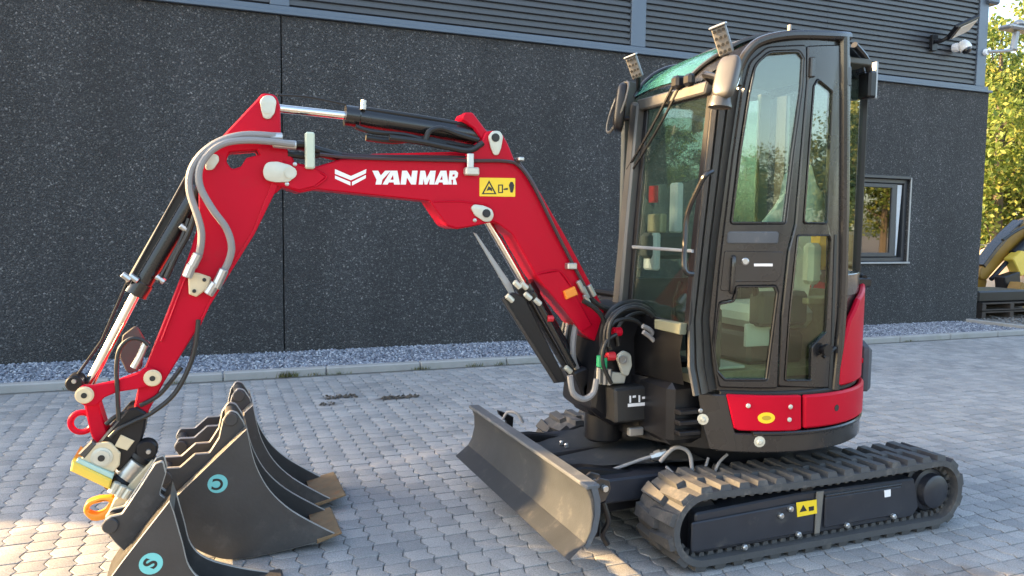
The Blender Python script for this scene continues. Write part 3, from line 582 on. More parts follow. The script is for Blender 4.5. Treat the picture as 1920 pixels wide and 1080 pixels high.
# ---- tracks
TA, TB, TZ = 2.015, 3.43, .195; TR = .168; LUG = .025
def track_path(r, n=16):
    p = []
    for k in range(n + 1):
        a = math.pi / 2 + math.pi * k / n; p.append((TA + r * math.cos(a), TZ + r * math.sin(a)))
    m = 10
    for k in range(1, m): p.append((TA + (TB - TA) * k / m, TZ - r))
    for k in range(n + 1):
        a = -math.pi / 2 + math.pi * k / n; p.append((TB + r * math.cos(a), TZ + r * math.sin(a)))
    for k in range(1, m):
        t = k / m; p.append((TB - (TB - TA) * t, TZ + r - .010 * math.sin(t * math.pi)))
    return p
def make_track(y0, y1):
    bm = bmesh.new(); po = track_path(TR); pi = track_path(TR - .030); n = len(po)
    vo = [[bm.verts.new((x, y, z)) for x, z in po] for y in (y0, y1)]; vi = [[bm.verts.new((x, y, z)) for x, z in pi] for y in (y0, y1)]
    for i in range(n):
        j = (i + 1) % n
        for f in ((vo[0][i], vo[0][j], vo[1][j], vo[1][i]), (vi[0][j], vi[0][i], vi[1][i], vi[1][j]), (vo[0][j], vo[0][i], vi[0][i], vi[0][j]), (vo[1][i], vo[1][j], vi[1][j], vi[1][i])): bm.faces.new(f)
    # lengths along the belt
    seg = [math.dist(po[i], po[(i + 1) % n]) for i in range(n)]; tot = sum(seg)
    def at(s, extra=0.):
        s %= tot; i = 0
        while s > seg[i]: s -= seg[i]; i = (i + 1) % n
        a, b = po[i], po[(i + 1) % n]; t = s / seg[i]; x, z = a[0] + (b[0] - a[0]) * t, a[1] + (b[1] - a[1]) * t
        dx, dz = (b[0] - a[0]) / seg[i], (b[1] - a[1]) / seg[i]; return x, z, dx, dz
    nl = 38; yc = (y0 + y1) / 2
    def lug(s, ya, yb, la, lb, sk):
        """a block with a wide foot and narrower top, skewed along the belt from ya to yb"""
        V = []
        for h, sh in ((-.004, 1.), (LUG, .72)):
            for yy, q in ((ya, 0), (yb, sk)):
                ye = yy + (.006 if yy == ya else -.006) * (h > 0)
                L2 = (la if yy == ya else lb) * sh / 2
                for e in (-L2, L2):
                    x, z, dx, dz = at(s + q + e); V.append(bm.verts.new((x + dz * -h * -1 if False else x - (-dz) * 0 + (dz) * h, ye, z - dx * h)))
        a = V
        for f in ((0, 1, 3, 2), (4, 6, 7, 5), (0, 4, 5, 1), (2, 3, 7, 6), (0, 2, 6, 4), (1, 5, 7, 3)): bm.faces.new([a[i] for i in f])
    for k in range(nl):
        s = k * tot / nl
        lug(s, y0 + .004, yc + .03, .066, .050, .012); lug(s + tot / nl / 2, yc - .03, y1 - .004, .050, .066, -.012)
    # inner guide teeth
    for k in range(nl * 2):
        s = (k + .5) * tot / nl / 2
        for ya, yb in ((y0 + .045, y0 + .075), (y1 - .075, y1 - .045)):
            V = []
            for h, L2 in ((-.028, .017), (-.056, .010)):
                for yy in (ya, yb):
                    for e in (-L2, L2):
                        x, z, dx, dz = at(s + e); V.append(bm.verts.new((x + dz * h, yy, z - dx * h)))
            for f in ((0, 1, 3, 2), (4, 6, 7, 5), (0, 4, 5, 1), (2, 3, 7, 6), (0, 2, 6, 4), (1, 5, 7, 3)): bm.faces.new([V[i] for i in f])
    o = from_bm('rubber_track', bm, RUBBER, E, angle=30); return o
def undercarriage(y0, y1, near):
    make_track(y0, y1)
    yo = y0 + .035 if near else y1 - .035; s = -1 if near else 1
    def Y(d): return yo + s * d           # d outwards
    ya, yb = sorted((Y(.0), Y(-.20)))
    fr = py('track_frame', [(1.98, .075), (3.30, .075), (3.34, .12), (3.30, .275), (2.55, .285), (1.98, .262)], ya, yb, FRAME, E, r=.02, bevel=.008)
    if near:
        py('frame_weld', [(2.655, .078), (2.685, .078), (2.70, .283), (2.655, .283)], yo - .012, yo - .001, DUST, fr, bevel=.004)
        py('front_cover', [(1.955, .09), (2.645, .095), (2.645, .245), (1.955, .225)], yo - .012, yo - .0005, FRAME, fr, r=.01, bevel=.005)
        py('rear_cover', [(2.71, .10), (3.20, .105), (3.20, .25), (2.71, .25)], yo - .012, yo - .0005, FRAME, fr, r=.01, bevel=.005)
        py('edge_line', [(2.71, .251), (3.20, .251), (3.20, .262), (2.71, .262)], yo - .013, yo + .02, GREY, fr, bevel=.003)
        st = py('warning_sticker', [(2.5311,0.2479),(2.6522,0.2485),(2.659,0.1803),(2.541,0.1776)], yo - .0145, yo - .0125, YSTK, E, bevel=.0003)
        py('pictogram', [(2.5516,0.1996),(2.5721,0.2329),(2.5959,0.2017)], yo - .0157, yo - .0147, BLACKS, st, bevel=.0002); py('pictogram', [(2.6046,0.2186),(2.6366,0.2197),(2.6377,0.1989),(2.6089,0.1974)], yo - .0157, yo - .0147, BLACKS, st, bevel=.0002)
        py('white_sticker', [(3.0801,0.2423),(3.1224,0.2428),(3.1247,0.2073),(3.0859,0.2065)], yo - .0145, yo - .0125, WHITE, E, bevel=.0003)
        for x, z in [(2.44,0.1984),(2.4947,0.2244),(2.2395,0.0775),(2.5483,0.0943),(2.8449,0.0981),(3.1457,0.104)]: lathe('roller_bolt', (x, yo - .012, z), (0, -1, 0), [(0, .014), (.012, .014), (.018, .009)], STEEL, E, 10)
    # idler in front, sprocket behind, rollers, carrier roller
    lathe('idler_wheel', (TA, (y0 + y1) / 2 - .06, TZ), (0, 1, 0), [(0, .05), (.0, .128), (.03, .132), (.09, .132), (.12, .128), (.12, .05)], BLACK, E, 28)
    bm = bmesh.new(); 
    n = 15
    for k in range(n):
        a = 2 * math.pi * k / n; bm_box(bm, (-.022, -.025, .10), (.022, .025, .138), .006, Matrix.Translation((TB, (y0 + y1) / 2, TZ)) @ Matrix.Rotation(a, 4, 'Y'))
    bm_lathe(bm, (TB, (y0 + y1) / 2 - .03, TZ), (0, 1, 0), [(0, .03), (0, .11), (.06, .11), (.06, .03)], 28)
    from_bm('sprocket', bm, FRAME, E)
    lathe('travel_motor', (TB, Y(-.10), TZ), (0, s, 0), [(0, .13), (.04, .13), (.045, .11), (.075, .108), (.08, .088), (.118, .085), (.126, .072), (.126, .01)], FRAME, E, 30)
    for x in (2.22, 2.47, 2.72, 2.97, 3.2): lathe('track_roller', (x, (y0 + y1) / 2 - .09, .085), (0, 1, 0), [(0, .03), (0, .045), (.05, .045), (.06, .03), (.12, .03), (.13, .045), (.18, .045), (.18, .03)], BLACK, E, 14)
    lathe('carrier_roller', (2.62, (y0 + y1) / 2 - .10, .295), (0, 1, 0), [(0, .02), (0, .038), (.2, .038), (.2, .02)], BLACK, E, 14)
undercarriage(2.72, 3.02, True); undercarriage(3.96, 4.26, False)
# ---- lower frame
bm = bmesh.new(); bm_box(bm, (2.05, 3.03, .20), (3.2, 3.91, .34), .02); bm_box(bm, (2.2, 2.9, .14), (3.1, 4.04, .26), .02); from_bm('lower_frame', bm, BLACK, E)
lathe('slew_ring', (CX, CY, .33), (0, 0, 1), [(0, .40), (.05, .42), (.10, .42), (.12, .38), (.17, .38)], BLACK, E, 36)
loft('frame_top_plate', [[(1.62, 3.26, .36), (1.62, 3.70, .36)], [(1.95, 3.12, .385), (1.95, 3.84, .385)], [(2.25, 3.05, .39), (2.25, 3.9, .39)]], NAVY, E, thick=.012)
for p in [(1.9816,3.7227),(1.9751,3.6662),(1.7173,3.5887),(1.7196,3.5349)]: lathe('frame_bolt', (p[0], p[1], .375), (0, 0, 1), [(0, .013), (.014, .013), (.02, .008)], STEEL, E, 8)
box('frame_box', (1.62, 3.05, .235), (2.12, 3.93, .352), FRAME, E, .010)
# ---- dozer blade
bprof = [(1.418, .462), (1.428, .445), (1.442, .40), (1.444, .34), (1.430, .275), (1.402, .222)]      # x,z of the front face, top to bottom
BY0, BY1 = 2.70, 4.22
bl = loft('dozer_blade', [[(x, BY0, z) for x, z in bprof], [(x, BY1, z) for x, z in bprof]], NAVY, E, thick=-.016)
lipn = box('blade_lip', (1.408, BY0, .452), (1.47, BY1, .470), NAVY, bl, .004)
loft('cutting_edge', [[(1.414, BY0 - .004, .236), (1.330, BY0 - .004, .170)], [(1.414, BY1 + .004, .236), (1.330, BY1 + .004, .170)]], NAVY, bl, thick=-.014)
for y in (BY0, BY1 - .014): py('end_plate', [(1.428, .46), (1.46, .455), (1.475, .40), (1.475, .34), (1.462, .27), (1.42, .20), (1.402, .218), (1.432, .275), (1.447, .34), (1.444, .40)], y, y + .014, NAVY, bl, bevel=.003)
for y in (3.12, 3.74):
    py('blade_arm', [(1.50, .20), (1.50, .40), (1.62, .40), (2.0, .33), (2.2, .30), (2.2, .18), (1.62, .16)], y, y + .07, BLACK, E, bevel=.008)
cyl('blade_cylinder', (1.56, 3.47, .33), (1.95, 3.47, .34), .042, BLACK, E); cyl('blade_cylinder_rod', (1.47, 3.47, .32), (1.56, 3.47, .33), .024, CHROME, E)
bk = [(2.8077,0.52),(2.7344,0.4625),(2.7383,0.3362)]
for y in (2.76, 2.84): py('blade_bracket', [(1.46, .36), (1.46, .45), (1.50, .475), (1.545, .46), (1.555, .42), (1.53, .37)], y, y + .014, GREY, E, r=.01, bevel=.003)
cyl('bracket_pin', (1.52, 2.74, .43), (1.52, 2.88, .43), .014, STEEL, E, 10); box('blade_bracket', (1.47, 2.80, .20), (1.53, 2.86, .35), BLACK, E, .006); tube('chain', [(1.53, 2.78, .36), (1.55, 2.77, .28), (1.53, 2.78, .22), (1.56, 2.79, .17)], .012, BLACK, E)
py('blade_hook', [(1.5232,0.4727),(1.5628,0.4572),(1.6163,0.4278),(1.6106,0.3464),(1.5773,0.3493),(1.5734,0.4062),(1.53,0.4472)], 4.02, 4.06, BLACK, E, r=.006, bevel=.005); tube('blade_loop', [(1.5, 3.90, .45), (1.53, 3.90, .49), (1.57, 3.86, .49), (1.60, 3.84, .44)], .008, HOSEG, E)
hA = [(1.6554,3.1793),(1.7602,3.1602),(1.847,3.1843)]
tube('blade_hose', [(1.62, 3.2, .33), (1.78, 3.16, .36), (1.93, 3.14, .40), (2.0, 3.12, .42)], .008, HOSEG, E)
tube('blade_hose', [(2.0, 3.08, .40), (2.06, 3.05, .47), (2.12, 3.02, .45), (2.13, 3.0, .36), (2.14, 2.99, .28)], .010, HOSEG, E)
tube('blade_hose', [(2.02, 3.06, .38), (2.08, 3.0, .33), (2.18, 2.99, .36), (2.22, 3.0, .42)], .007, HOSEG, E)
tube('blade_hose', [(2.30, 2.96, .44), (2.25, 2.96, .40), (2.22, 2.96, .33)], .007, HOSEG, E)
lathe('hose_fitting', (1.98, 3.13, .41), (.8, -.3, .3), [(0, .018), (.02, .018), (.02, .024), (.05, .024), (.05, .016), (.08, .016)], STEEL, E, 8)
# ---- house: skirt ring, red panels
def arc(name, z0, z1, s0, s1, d0, d1, mat, par=E, r=0., rad=.735, bevel=.006, holes=()):
    return pc(name, [(s0, z0), (s1, z0), (s1, z1), (s0, z1)], d0, d1, mat, par, r=r, rad=rad, bevel=bevel, holes=holes)
bm = bmesh.new(); bm_lathe(bm, (CX, CY, .46), (0, 0, 1), [(0, .55), (.02, .66), (.33, .66), (.34, .50)], 48); from_bm('revolving_frame', bm, BLACK, E)
arc('skirt_ring', .492, .582, -.46, 2.3, -.03, .0, GREY, rad=.735)
arc('skirt_lip', .572, .592, -.30, 2.3, -.03, .008, BLACKG, rad=.735)
pc('front_corner_panel', [(-0.5517,0.7556),(-0.4225,0.7574),(-0.3789,0.5825),(-0.3664,0.4928),(-0.4909,0.4991),(-0.5229,0.6021)], -.03, .001, GREY, E, r=.01, rad=.735)
lathe('skirt_bolt', onc(*([(-0.5372,0.6764)])[0], -.0, .735), (-.3, -1, 0), [(0, .011), (.006, .011), (.009, .006)], STEEL, E, 10)
p1 = pc('red_side_panel', [(-0.4251,0.7623),(-0.0693,0.7583),(-0.0619,0.5998),(-0.0903,0.594),(-0.3602,0.5958),(-0.3844,0.6047)], -.02, .006, RED, E, r=.008, rad=.735, bevel=.006)
p2 = pc('red_counterweight', [*([(-0.0576,0.7577)]), (.62, .755), (1.1, .757), (1.9, .757), (1.9, .597), (.62, .596), *([(-0.0502,0.6015)])], -.02, .010, RED, E, r=.012, rad=.735, bevel=.01)
for a in [(-0.3258,0.7141),(-0.1286,0.7084),(-0.1314,0.6485)]:
    q = onc(a[0], a[1], .006, .735); nrm = q - Vector((CX, CY, a[1])); lathe('panel_bolt_recess', q - nrm.normalized() * .004, nrm, [(0, .018), (.005, .021), (.006, .015)], RED, p1, 14); lathe('panel_bolt', q, nrm, [(0, .011), (.006, .011), (.010, .006)], REDC if False else ZINC, p1, 10)
for a in [(-0.2663,0.5457),(-0.524,0.6373)]:
    q = onc(a[0], a[1], .0, .735); nrm = q - Vector((CX, CY, a[1])); lathe('skirt_bolt', q, nrm, [(0, .026), (.003, .026), (.004, .013), (.008, .013), (.012, .008)], ZINC, E, 12)
for a in [(0.1483,0.6818)]:
    q = onc(a[0], a[1], .008, .735); nrm = q - Vector((CX, CY, a[1])); lathe('lifting_hole', q, nrm, [(0, .016), (.004, .016)], BLACKS, p2, 14)
ov = ([(-0.2406,0.6581)])[0]
pc('oval_sticker', [(ov[0] + .040 * math.cos(t * .3142), ov[1] + .026 * math.sin(t * .3142)) for t in range(20)], .0065, .0075, YSTK, p1, rad=.735, bevel=.0002, step=.02)
pc('oval_print', [(ov[0] + .022 * math.cos(t * .3142), ov[1] + .011 * math.sin(t * .3142)) for t in range(20)], .0078, .0084, pbr('sticker_ochre', (.45, .30, .02), .5), p1, rad=.735, bevel=.0002, step=.02)
w0 = [(0.2746,0.6854)]
for i, (ds, z, ww, hh) in enumerate(((0, .705, .045, .012), (.05, .705, .012, .05), (.02, .665, .05, .012), (0.0, .64, .012, .03))): pc('white_print', [(.66 + ds, z - hh / 2), (.66 + ds + ww, z - hh / 2), (.66 + ds + ww, z + hh / 2), (.66 + ds, z + hh / 2)], .0105, .0115, WHITE, p2, rad=.735, bevel=.0002, step=.02)
arc('seam_band', .748, .772, -.44, 2.0, -.03, -.004, BLACKS, rad=.715)
# engine hood at the tail
hood = pc('red_engine_hood', [*([(0.1741,0.7787)]), *([(0.1809,0.8656),(0.2009,0.9668),(0.2577,1.0913),(0.3759,1.1877)]), (.66, 1.27), (.9, 1.31), (1.6, 1.32), (1.9, 1.30), (1.9, .772), (.9, .772)], -.02, .012, RED, E, r=.012, rad=.72, bevel=.01)
lathe('hood_lock', onc(.53, .86, .012, .72), onc(.53, .86, .012, .72) - Vector((CX, CY, .86)), [(0, .014), (.006, .013)], RED, hood, 12)
pc('tail_bumper', [(.74, .66), (.88, .66), (.88, .88), (.84, .93), (.74, .90)], .01, .075, NAVY, E, r=.02, rad=.735, bevel=.02)
# ---- cab shell
cabm = pc('cab_side_frame', [(-0.4673,0.7661),(-0.5073,0.9722),(-0.4776,1.3465),(-0.4384,1.8337),(-0.4013,2.1315,0.05),(-0.3672,2.2935,0.06),(-0.3043,2.363,0.08),(-0.1671,2.394,0.05),(0.181,2.4232,0.02),(0.2186,2.3241),(0.2799,1.6037),(0.2745,1.1917),(0.2051,0.7555),(-0.0453,0.7573),(-0.2091,0.7573)], -.045, -.006, GREY, E,
    holes=[[(p) for p in [(-0.4253,0.8065),(-0.4599,0.9999),(-0.442,1.3474),(-0.4009,1.8334),(-0.373,2.1191,0.06),(-0.3313,2.2647,0.06),(-0.2673,2.321,0.05),(0.0815,2.3539),(0.0923,2.1866),(0.1438,1.1978),(0.1152,0.7859)]]], bevel=.006)
door = pc('door', [(-0.4366,0.7858,0.02),(-0.4719,0.9993),(-0.4539,1.3471),(-0.4126,1.8334),(-0.3823,2.1192,0.08),(-0.3501,2.2697,0.08),(-0.2773,2.335,0.06),(-0.0887,2.3517,0.02),(-0.0815,2.1963),(-0.1153,1.5468),(-0.1449,1.4247),(-0.167,1.1301),(-0.1663,0.7869,0.015)], -.012, .012, GREY, E,
    holes=[[p for p in [(-0.4058,1.5459,0.015),(-0.3788,1.8716),(-0.3478,2.133,0.08),(-0.3239,2.2529,0.08),(-0.2669,2.3093,0.06),(-0.1276,2.3187,0.03),(-0.1047,2.2847,0.02),(-0.1072,2.1593),(-0.1375,1.8746),(-0.1632,1.5511,0.015)]],
           [p for p in [(-0.4417,1.1822),(-0.3851,1.1963),(-0.3705,1.2581),(-0.1979,1.263),(-0.184,1.2336),(-0.2219,0.8299),(-0.4091,0.825),(-0.4438,0.8632),(-0.4612,0.9624)]]], r=.012, bevel=.008)
def rim(name, outer, w, mat, par, r=.02, d0=-.008, d1=.008, rad=.70):
    o = fillet([tuple(p) for p in outer], r); c = Vector((sum(p[0] for p in o) / len(o), sum(p[1] for p in o) / len(o)))
    if area(o) < 0: o = o[::-1]
    inn = []
    n = len(o)
    for i in range(n):
        a, b, d = Vector(o[i - 1]), Vector(o[i]), Vector(o[(i + 1) % n]); t = (d - a).normalized(); inn.append((b.x - t.y * w, b.y + t.x * w))
    bm = plate_mesh(o, d0, d1, [inn], .003)
    return bm, inn
def flat_pane(name, inn, gl, par, rad, d):
    us = [p[0] for p in inn]; a, b = onc(min(us) - .004, 0, d, rad), onc(max(us) + .004, 0, d, rad); u0, u1 = min(us) - .004, max(us) + .004
    bm = plate_mesh(inn, -.0025, .0025, (), .0005); ex_ = (b - a); L_ = ex_.length; ex_.normalize(); nr = Vector((ex_.y, -ex_.x, 0))
    if (nr.x * (a.x + b.x - 2 * CX) + nr.y * (a.y + b.y - 2 * CY)) < 0: nr = -nr
    for v in bm.verts:
        t = (v.co.x - u0) / (u1 - u0) * L_; w = v.co.z; v.co = Vector((a.x, a.y, v.co.y)) + ex_ * t + nr * w
    from_bm(name, bm, gl, par)
def gasket_glass(outer, w, par, gname, gl=GLASS, r=.02, rad=.70, d=0.):
    bm, inn = rim('g', outer, w, BLACK, par, r, d - .006, d + .014, rad)
    us = [v.co.x for v in bm.verts]; k = math.ceil(min(us) / .035) * .035
    while k < max(us):
        bmesh.ops.bisect_plane(bm, geom=bm.verts[:] + bm.edges[:] + bm.faces[:], plane_co=(k, 0, 0), plane_no=(1, 0, 0)); k += .035
    for v in bm.verts:
        s, z, q = v.co; t = s / rad; v.co = (CX + (rad + q) * math.sin(t), CY - (rad + q) * math.cos(t), z)
    from_bm('gasket', bm, BLACKG, par); flat_pane(gname, inn, gl, par, rad, d)
gasket_glass([(-0.4081,1.5434,0.015),(-0.3788,1.8716),(-0.3478,2.133,0.08),(-0.3264,2.2577,0.08),(-0.2671,2.314,0.06),(-0.1278,2.3234,0.03),(-0.1022,2.2896,0.02),(-0.1045,2.1594),(-0.1348,1.8747),(-0.163,1.5462,0.015)], .010, door, 'upper_pane')
gasket_glass([(-0.4487,1.1795),(-0.3851,1.1938),(-0.3707,1.2631),(-0.198,1.2654),(-0.1814,1.2336),(-0.2192,0.8249),(-0.4113,0.8199),(-0.4485,0.8604),(-0.4659,0.9596)], .010, door, 'lower_pane', GLASSL, r=.015)
rs = pc('rear_side_panel', [(-0.1614,0.7968),(-0.1591,1.1301),(-0.137,1.4248),(-0.1072,1.547),(-0.0759,2.1967),(-0.0802,2.3476),(0.1176,2.3729),(0.1396,2.2888),(0.1883,1.1959),(0.1323,0.7714)], -.016, .006, GREY, E, r=.01,
    holes=[[p for p in [(-0.0683,1.5524),(-0.0432,2.1703),(-0.0241,2.2026),(0.0656,2.1551),(0.0671,1.5519)]], [p for p in [(-0.1333,0.8262),(-0.1222,1.1397),(-0.0965,1.4935),(0.0886,1.4951),(0.0973,1.4752),(0.0911,1.043),(0.0052,0.9817),(0.0073,0.82)]]], bevel=.006)
gasket_glass([(-0.071,1.5499),(-0.0462,2.1725,0.02),(-0.0243,2.2074,0.02),(0.0689,2.1578,0.02),(0.0708,1.5495)], .007, rs, 'upper_pane', r=.02)
gasket_glass([(-0.1358,0.8213),(-0.1249,1.1397),(-0.0995,1.4983),(0.0883,1.5),(0.1011,1.4752),(0.095,1.0403),(0.0087,0.9765),(0.0108,0.8147)], .007, rs, 'lower_pane', GLASSL, r=.014)
pc('door_seal', [(0.1227,1.5003),(0.143,1.5004),(0.1543,0.9931),(0.1536,0.7666),(0.1283,0.7692),(0.1333,0.9946)], .004, .009, BLACKS, E, bevel=.001)
# recessed blue-grey grip above the handle, handle, lock, hinges
def arc_bm(bm, prof, s0, s1, rad, n=10):
    pass
gr = pc('grip_recess', [(-0.4188,1.5093),(-0.1924,1.5119),(-0.1953,1.456),(-0.4217,1.4531)], .010, .020, NAVY, door, r=.014, bevel=.006)
pc('handle_recess', [(-0.4301,1.4212),(-0.1682,1.4197),(-0.1744,1.3146),(-0.1987,1.2826),(-0.3831,1.28),(-0.4054,1.2376),(-0.4433,1.2365)], .010, .0155, GREY, door, r=.012, bevel=.003)
hd = [(-0.3913,1.3876),(-0.396,1.2403)]
tube('door_handle', [onc(hd[0][0], hd[0][1], .016), onc(hd[0][0], hd[0][1], .045), onc((hd[0][0] + hd[1][0]) / 2, (hd[0][1] + hd[1][1]) / 2, .050), onc(hd[1][0], hd[1][1], .045), onc(hd[1][0], hd[1][1], .016)], .011, BLACKG, door)
q = [(-0.3387,1.3739),(-0.3002,1.3647),(-0.217,1.3656),(-0.2165,1.3534),(-0.2998,1.3525)]
lathe('door_lock', onc(q[0][0], q[0][1], .014), onc(q[0][0], q[0][1], .014) - Vector((CX, CY, q[0][1])), [(0, .017), (.006, .017), (.010, .012)], STEEL, door, 16)
pc('silver_strip', q[1:], .0157, .0168, WHITE, door, bevel=.0003)
for pxy in ([(-0.0671,2.2494)], [(0.1523,2.2297)]): box('hinge', *( (onc(pxy[0][0], pxy[0][1] - .045, .02) - Vector((.014, .012, 0))), (onc(pxy[0][0], pxy[0][1] + .045, .02) + Vector((.014, .012, 0)))), GREY, E, .005)
lc = ([(0.0742,0.9603)])[0]
lathe('window_latch', onc(lc[0], lc[1], .006), onc(lc[0], lc[1], .006) - Vector((CX, CY, lc[1])), [(0, .02), (.02, .02), (.02, .03), (.035, .03)], BLACK, E, 14); tube('window_latch', [onc(lc[0] - .02, lc[1] - .03, .03), onc(lc[0] + .05, lc[1] + .01, .035)], .010, BLACK, E, smooth=False)
# rear pillar, rear quarter glass and its post
RB = .70
rp = [([(0.1342,2.4066)])[0], ([(0.1765,1.85)])[0], ([(0.2118,1.1958)])[0], ([(0.1804,0.7604)])[0]]
tube('rear_pillar', [onc(s, z, -.005, .71) for s, z in rp], .026, GREY, E, 10)
def rearpane(s0, s1, z0, z1, mat, name, d): flat_pane(name, [(s0, z0), (s1, z0), (s1, z1), (s0, z1)], mat, E, .70, d)
rearpane(.235, .62, 1.30, 2.26, GLASS, 'rear_quarter_pane', -.008)
pc('rear_post', [(.60, 1.22), (.635, 1.22), (.635, 2.33), (.60, 2.33)], -.03, .01, BLACK, E, rad=.70)
pc('rear_post', [(1.35, 1.22), (1.42, 1.22), (1.42, 2.33), (1.35, 2.33)], -.03, .01, BLACK, E, rad=.70)
rearpane(.64, 1.34, 1.32, 2.26, GLASS, 'rear_pane', -.012)
pc('rear_lower_panel', [(.20, 1.20), (1.42, 1.24), (1.42, 1.32), (.20, 1.31)], -.03, .004, GREY, E, rad=.70)
pc('rear_corner_panel', [(.20, .775), (.58, .775), (.50, 1.0), (.50, 1.22), (.20, 1.22)], -.04, -.004, GREY, E, rad=.70)
tube('rear_rail', [onc(.60, 1.28, .03), onc(.9, 1.30, .04), onc(1.2, 1.30, .03)], .014, BLACK, E)
box('rear_latch', onc(.60, 1.25, .0) - Vector((.03, .03, .02)), onc(.60, 1.25, .05) + Vector((.03, .02, .03)), BLACK, E, .008)
# roof
def ynear(x): return CY - math.sqrt(max(0, .692 ** 2 - (x - CX) ** 2))
YF = 3.63
rprof = [(2.118, 2.205), (2.16, 2.27), (2.22, 2.325), (2.30, 2.368), (2.40, 2.395), (2.52, 2.408), (2.68, 2.415), (2.82, 2.405), (2.93, 2.375), (3.02, 2.32), (3.05, 2.28)]
def rooft(x, z, t, dz=0.):
    y0 = ynear(x) + (.10 if x < 2.2 else .0) * (1 - (x - 2.118) / .082 if x < 2.2 else 0); return Vector((x, y0 + (YF - y0) * t, z + .020 * math.sin(math.pi * t) + dz))
rows = [[rooft(x, z, t) for t in (0, .04, .12, .3, .5, .7, .88, 1)] for x, z in rprof]
for r_ in rows: r_[0].z -= .03; r_[1].z -= .006
roof = loft('roof', rows, GREY, E, thick=.025)
loft('roof_window', [[rooft(x, z, t, .007) for t in (.10, .3, .5, .7, .94)] for x, z in [(2.121, 2.212)] + rprof[1:4] + [(2.36, 2.388)]], GTEAL, E, thick=.004)
for t in (.09, .95): tube('roof_trim', [rooft(x, z, t, .010) for x, z in rprof[:5]], .012, BLACKG, E)
tube('roof_trim', [rooft(2.37, 2.39, t, .008) for t in (.09, .5, .95)], .010, BLACKG, E)
tube('roof_rail', [onc(s, z, .002, .70) for s, z in [(-0.3978,2.1669),(-0.391,2.2423),(-0.3562,2.312),(-0.2972,2.3607),(-0.1669,2.3893),(0.0573,2.4059),(0.1725,2.417)]], .022, GREY, E, 10)
rr = [(-0.1622,2.3989),(-0.1631,2.4222)]
box('roof_stub', (2.44, 2.80, 2.40), (2.452, 2.82, 2.442), LED, E, .003)
# tail of roof: lamp and grab hook
tube('rear_lamp_arm', [(2.86, 2.84, 2.40), (2.98, 2.88, 2.35), (3.03, 2.9, 2.28)], .016, BLACK, E); box('rear_lamp', (3.0, 2.87, 2.17), (3.05, 2.95, 2.30), BLACK, E, .01); box('rear_beacon_post', (3.09, 2.92, 2.18), (3.105, 2.95, 2.36), SILL, E, .003)
# ---- front of the cab
def wx(y, z, d=0.): return Vector((1.91 + .1 * z + d, y, z))
hdr = [(3.5404,2.1943),(2.925,2.1859),(2.9384,2.1308),(3.5064,2.1338)]
px('front_header', [hdr[0], hdr[1], (hdr[2][0], hdr[2][1]), hdr[3]], 1.91 - .035, 1.91 + .01, PILLAR, E, r=.006, bevel=.008, shear=.1)
ws = [(3.4883,2.1478,0.02),(2.9416,2.1265,0.02),(2.9344,1.4929),(2.9198,1.0747,0.02),(3.4312,1.0796,0.02),(3.4556,1.5437)]
px('windscreen', ws, 1.91, 1.916, GLASSF, E, bevel=.001, shear=.1)
px('windscreen_seal', [(3.5245,2.1697),(2.9203,2.1398),(2.9098,1.4931),(2.8957,1.0582),(3.4608,1.0653),(3.4825,1.5438)], 1.905, 1.922, BLACK, E, holes=[[p[:2] for p in [(3.4645,2.1334),(2.9562,2.1192),(2.9509,1.4928),(2.935,1.0876),(3.4124,1.0926),(3.4344,1.5436)]]], bevel=.003, shear=.1)
mb = [(3.4534,1.433),(2.9213,1.4252),(2.9185,1.4107),(3.4498,1.4165)]
px('windscreen_rail', mb, 1.89, 1.912, SILL, E, bevel=.004, shear=.1)
sl_ = [(3.1303,1.0854),(2.9103,1.0905),(2.9128,1.039),(3.121,1.0401)]
px('windscreen_sill', sl_, 1.87, 1.912, pbr('pale_sill', (.13, .135, .09), .5), E, bevel=.004, shear=.1)
fp = [(3.5712,2.1878),(3.5027,2.1664),(3.4771,1.5438),(3.4513,1.0719),(3.5399,1.0682),(3.5539,1.5441)]
px('far_front_pillar', fp, 1.86, 1.93, PILLAR, E, r=.004, bevel=.012, shear=.1)
# near pillar: three soft ribs from the windscreen edge to the door edge
rows = []
for k, (a, b) in enumerate(zip([(2.9339,2.1492),(2.9217,1.8309),(2.9174,1.4689),(2.9131,1.1048),(2.8762,0.9155),(2.812,0.795)], [(-0.3879,2.1478),(-0.4243,1.8335),(-0.46,1.4697),(-0.4869,1.0984),(-0.4657,0.8744),(-0.443,0.7602)])):
    A = wx(a[0], a[1], -.002); B = onc(b[0], b[1], -.006); z = (A.z + B.z) / 2; A.z = B.z = z; row = [A + Vector((.03, .0, 0)), A]
    nrm = Vector((-.62, -.78, 0))
    for t, h in ((.10, .020), (.28, .030), (.33, .018), (.38, .032), (.60, .034), (.65, .020), (.70, .030), (.92, .014)): row.append(A.lerp(B, t) + nrm * h)
    row += [B, B + Vector((.02, .03, 0))]; rows.append(row)
loft('near_front_pillar', rows, PILLAR, E, thick=.012, angle=25)
rl = [(2.8168,1.7709),(2.8353,1.7063),(2.8999,1.5895),(2.8971,1.4692),(2.876,1.3377)]
tube('grab_rail', [wx(rl[0][0], rl[0][1], -.03), wx(rl[0][0] - .01, rl[0][1] - .02, -.07), wx(rl[1][0], rl[1][1], -.075), wx(rl[2][0], rl[2][1], -.075), wx(rl[3][0], rl[3][1], -.075), wx(rl[4][0], rl[4][1], -.075), wx(rl[4][0] - .005, rl[4][1] - .02, -.03)], .012, BLACKG, E)
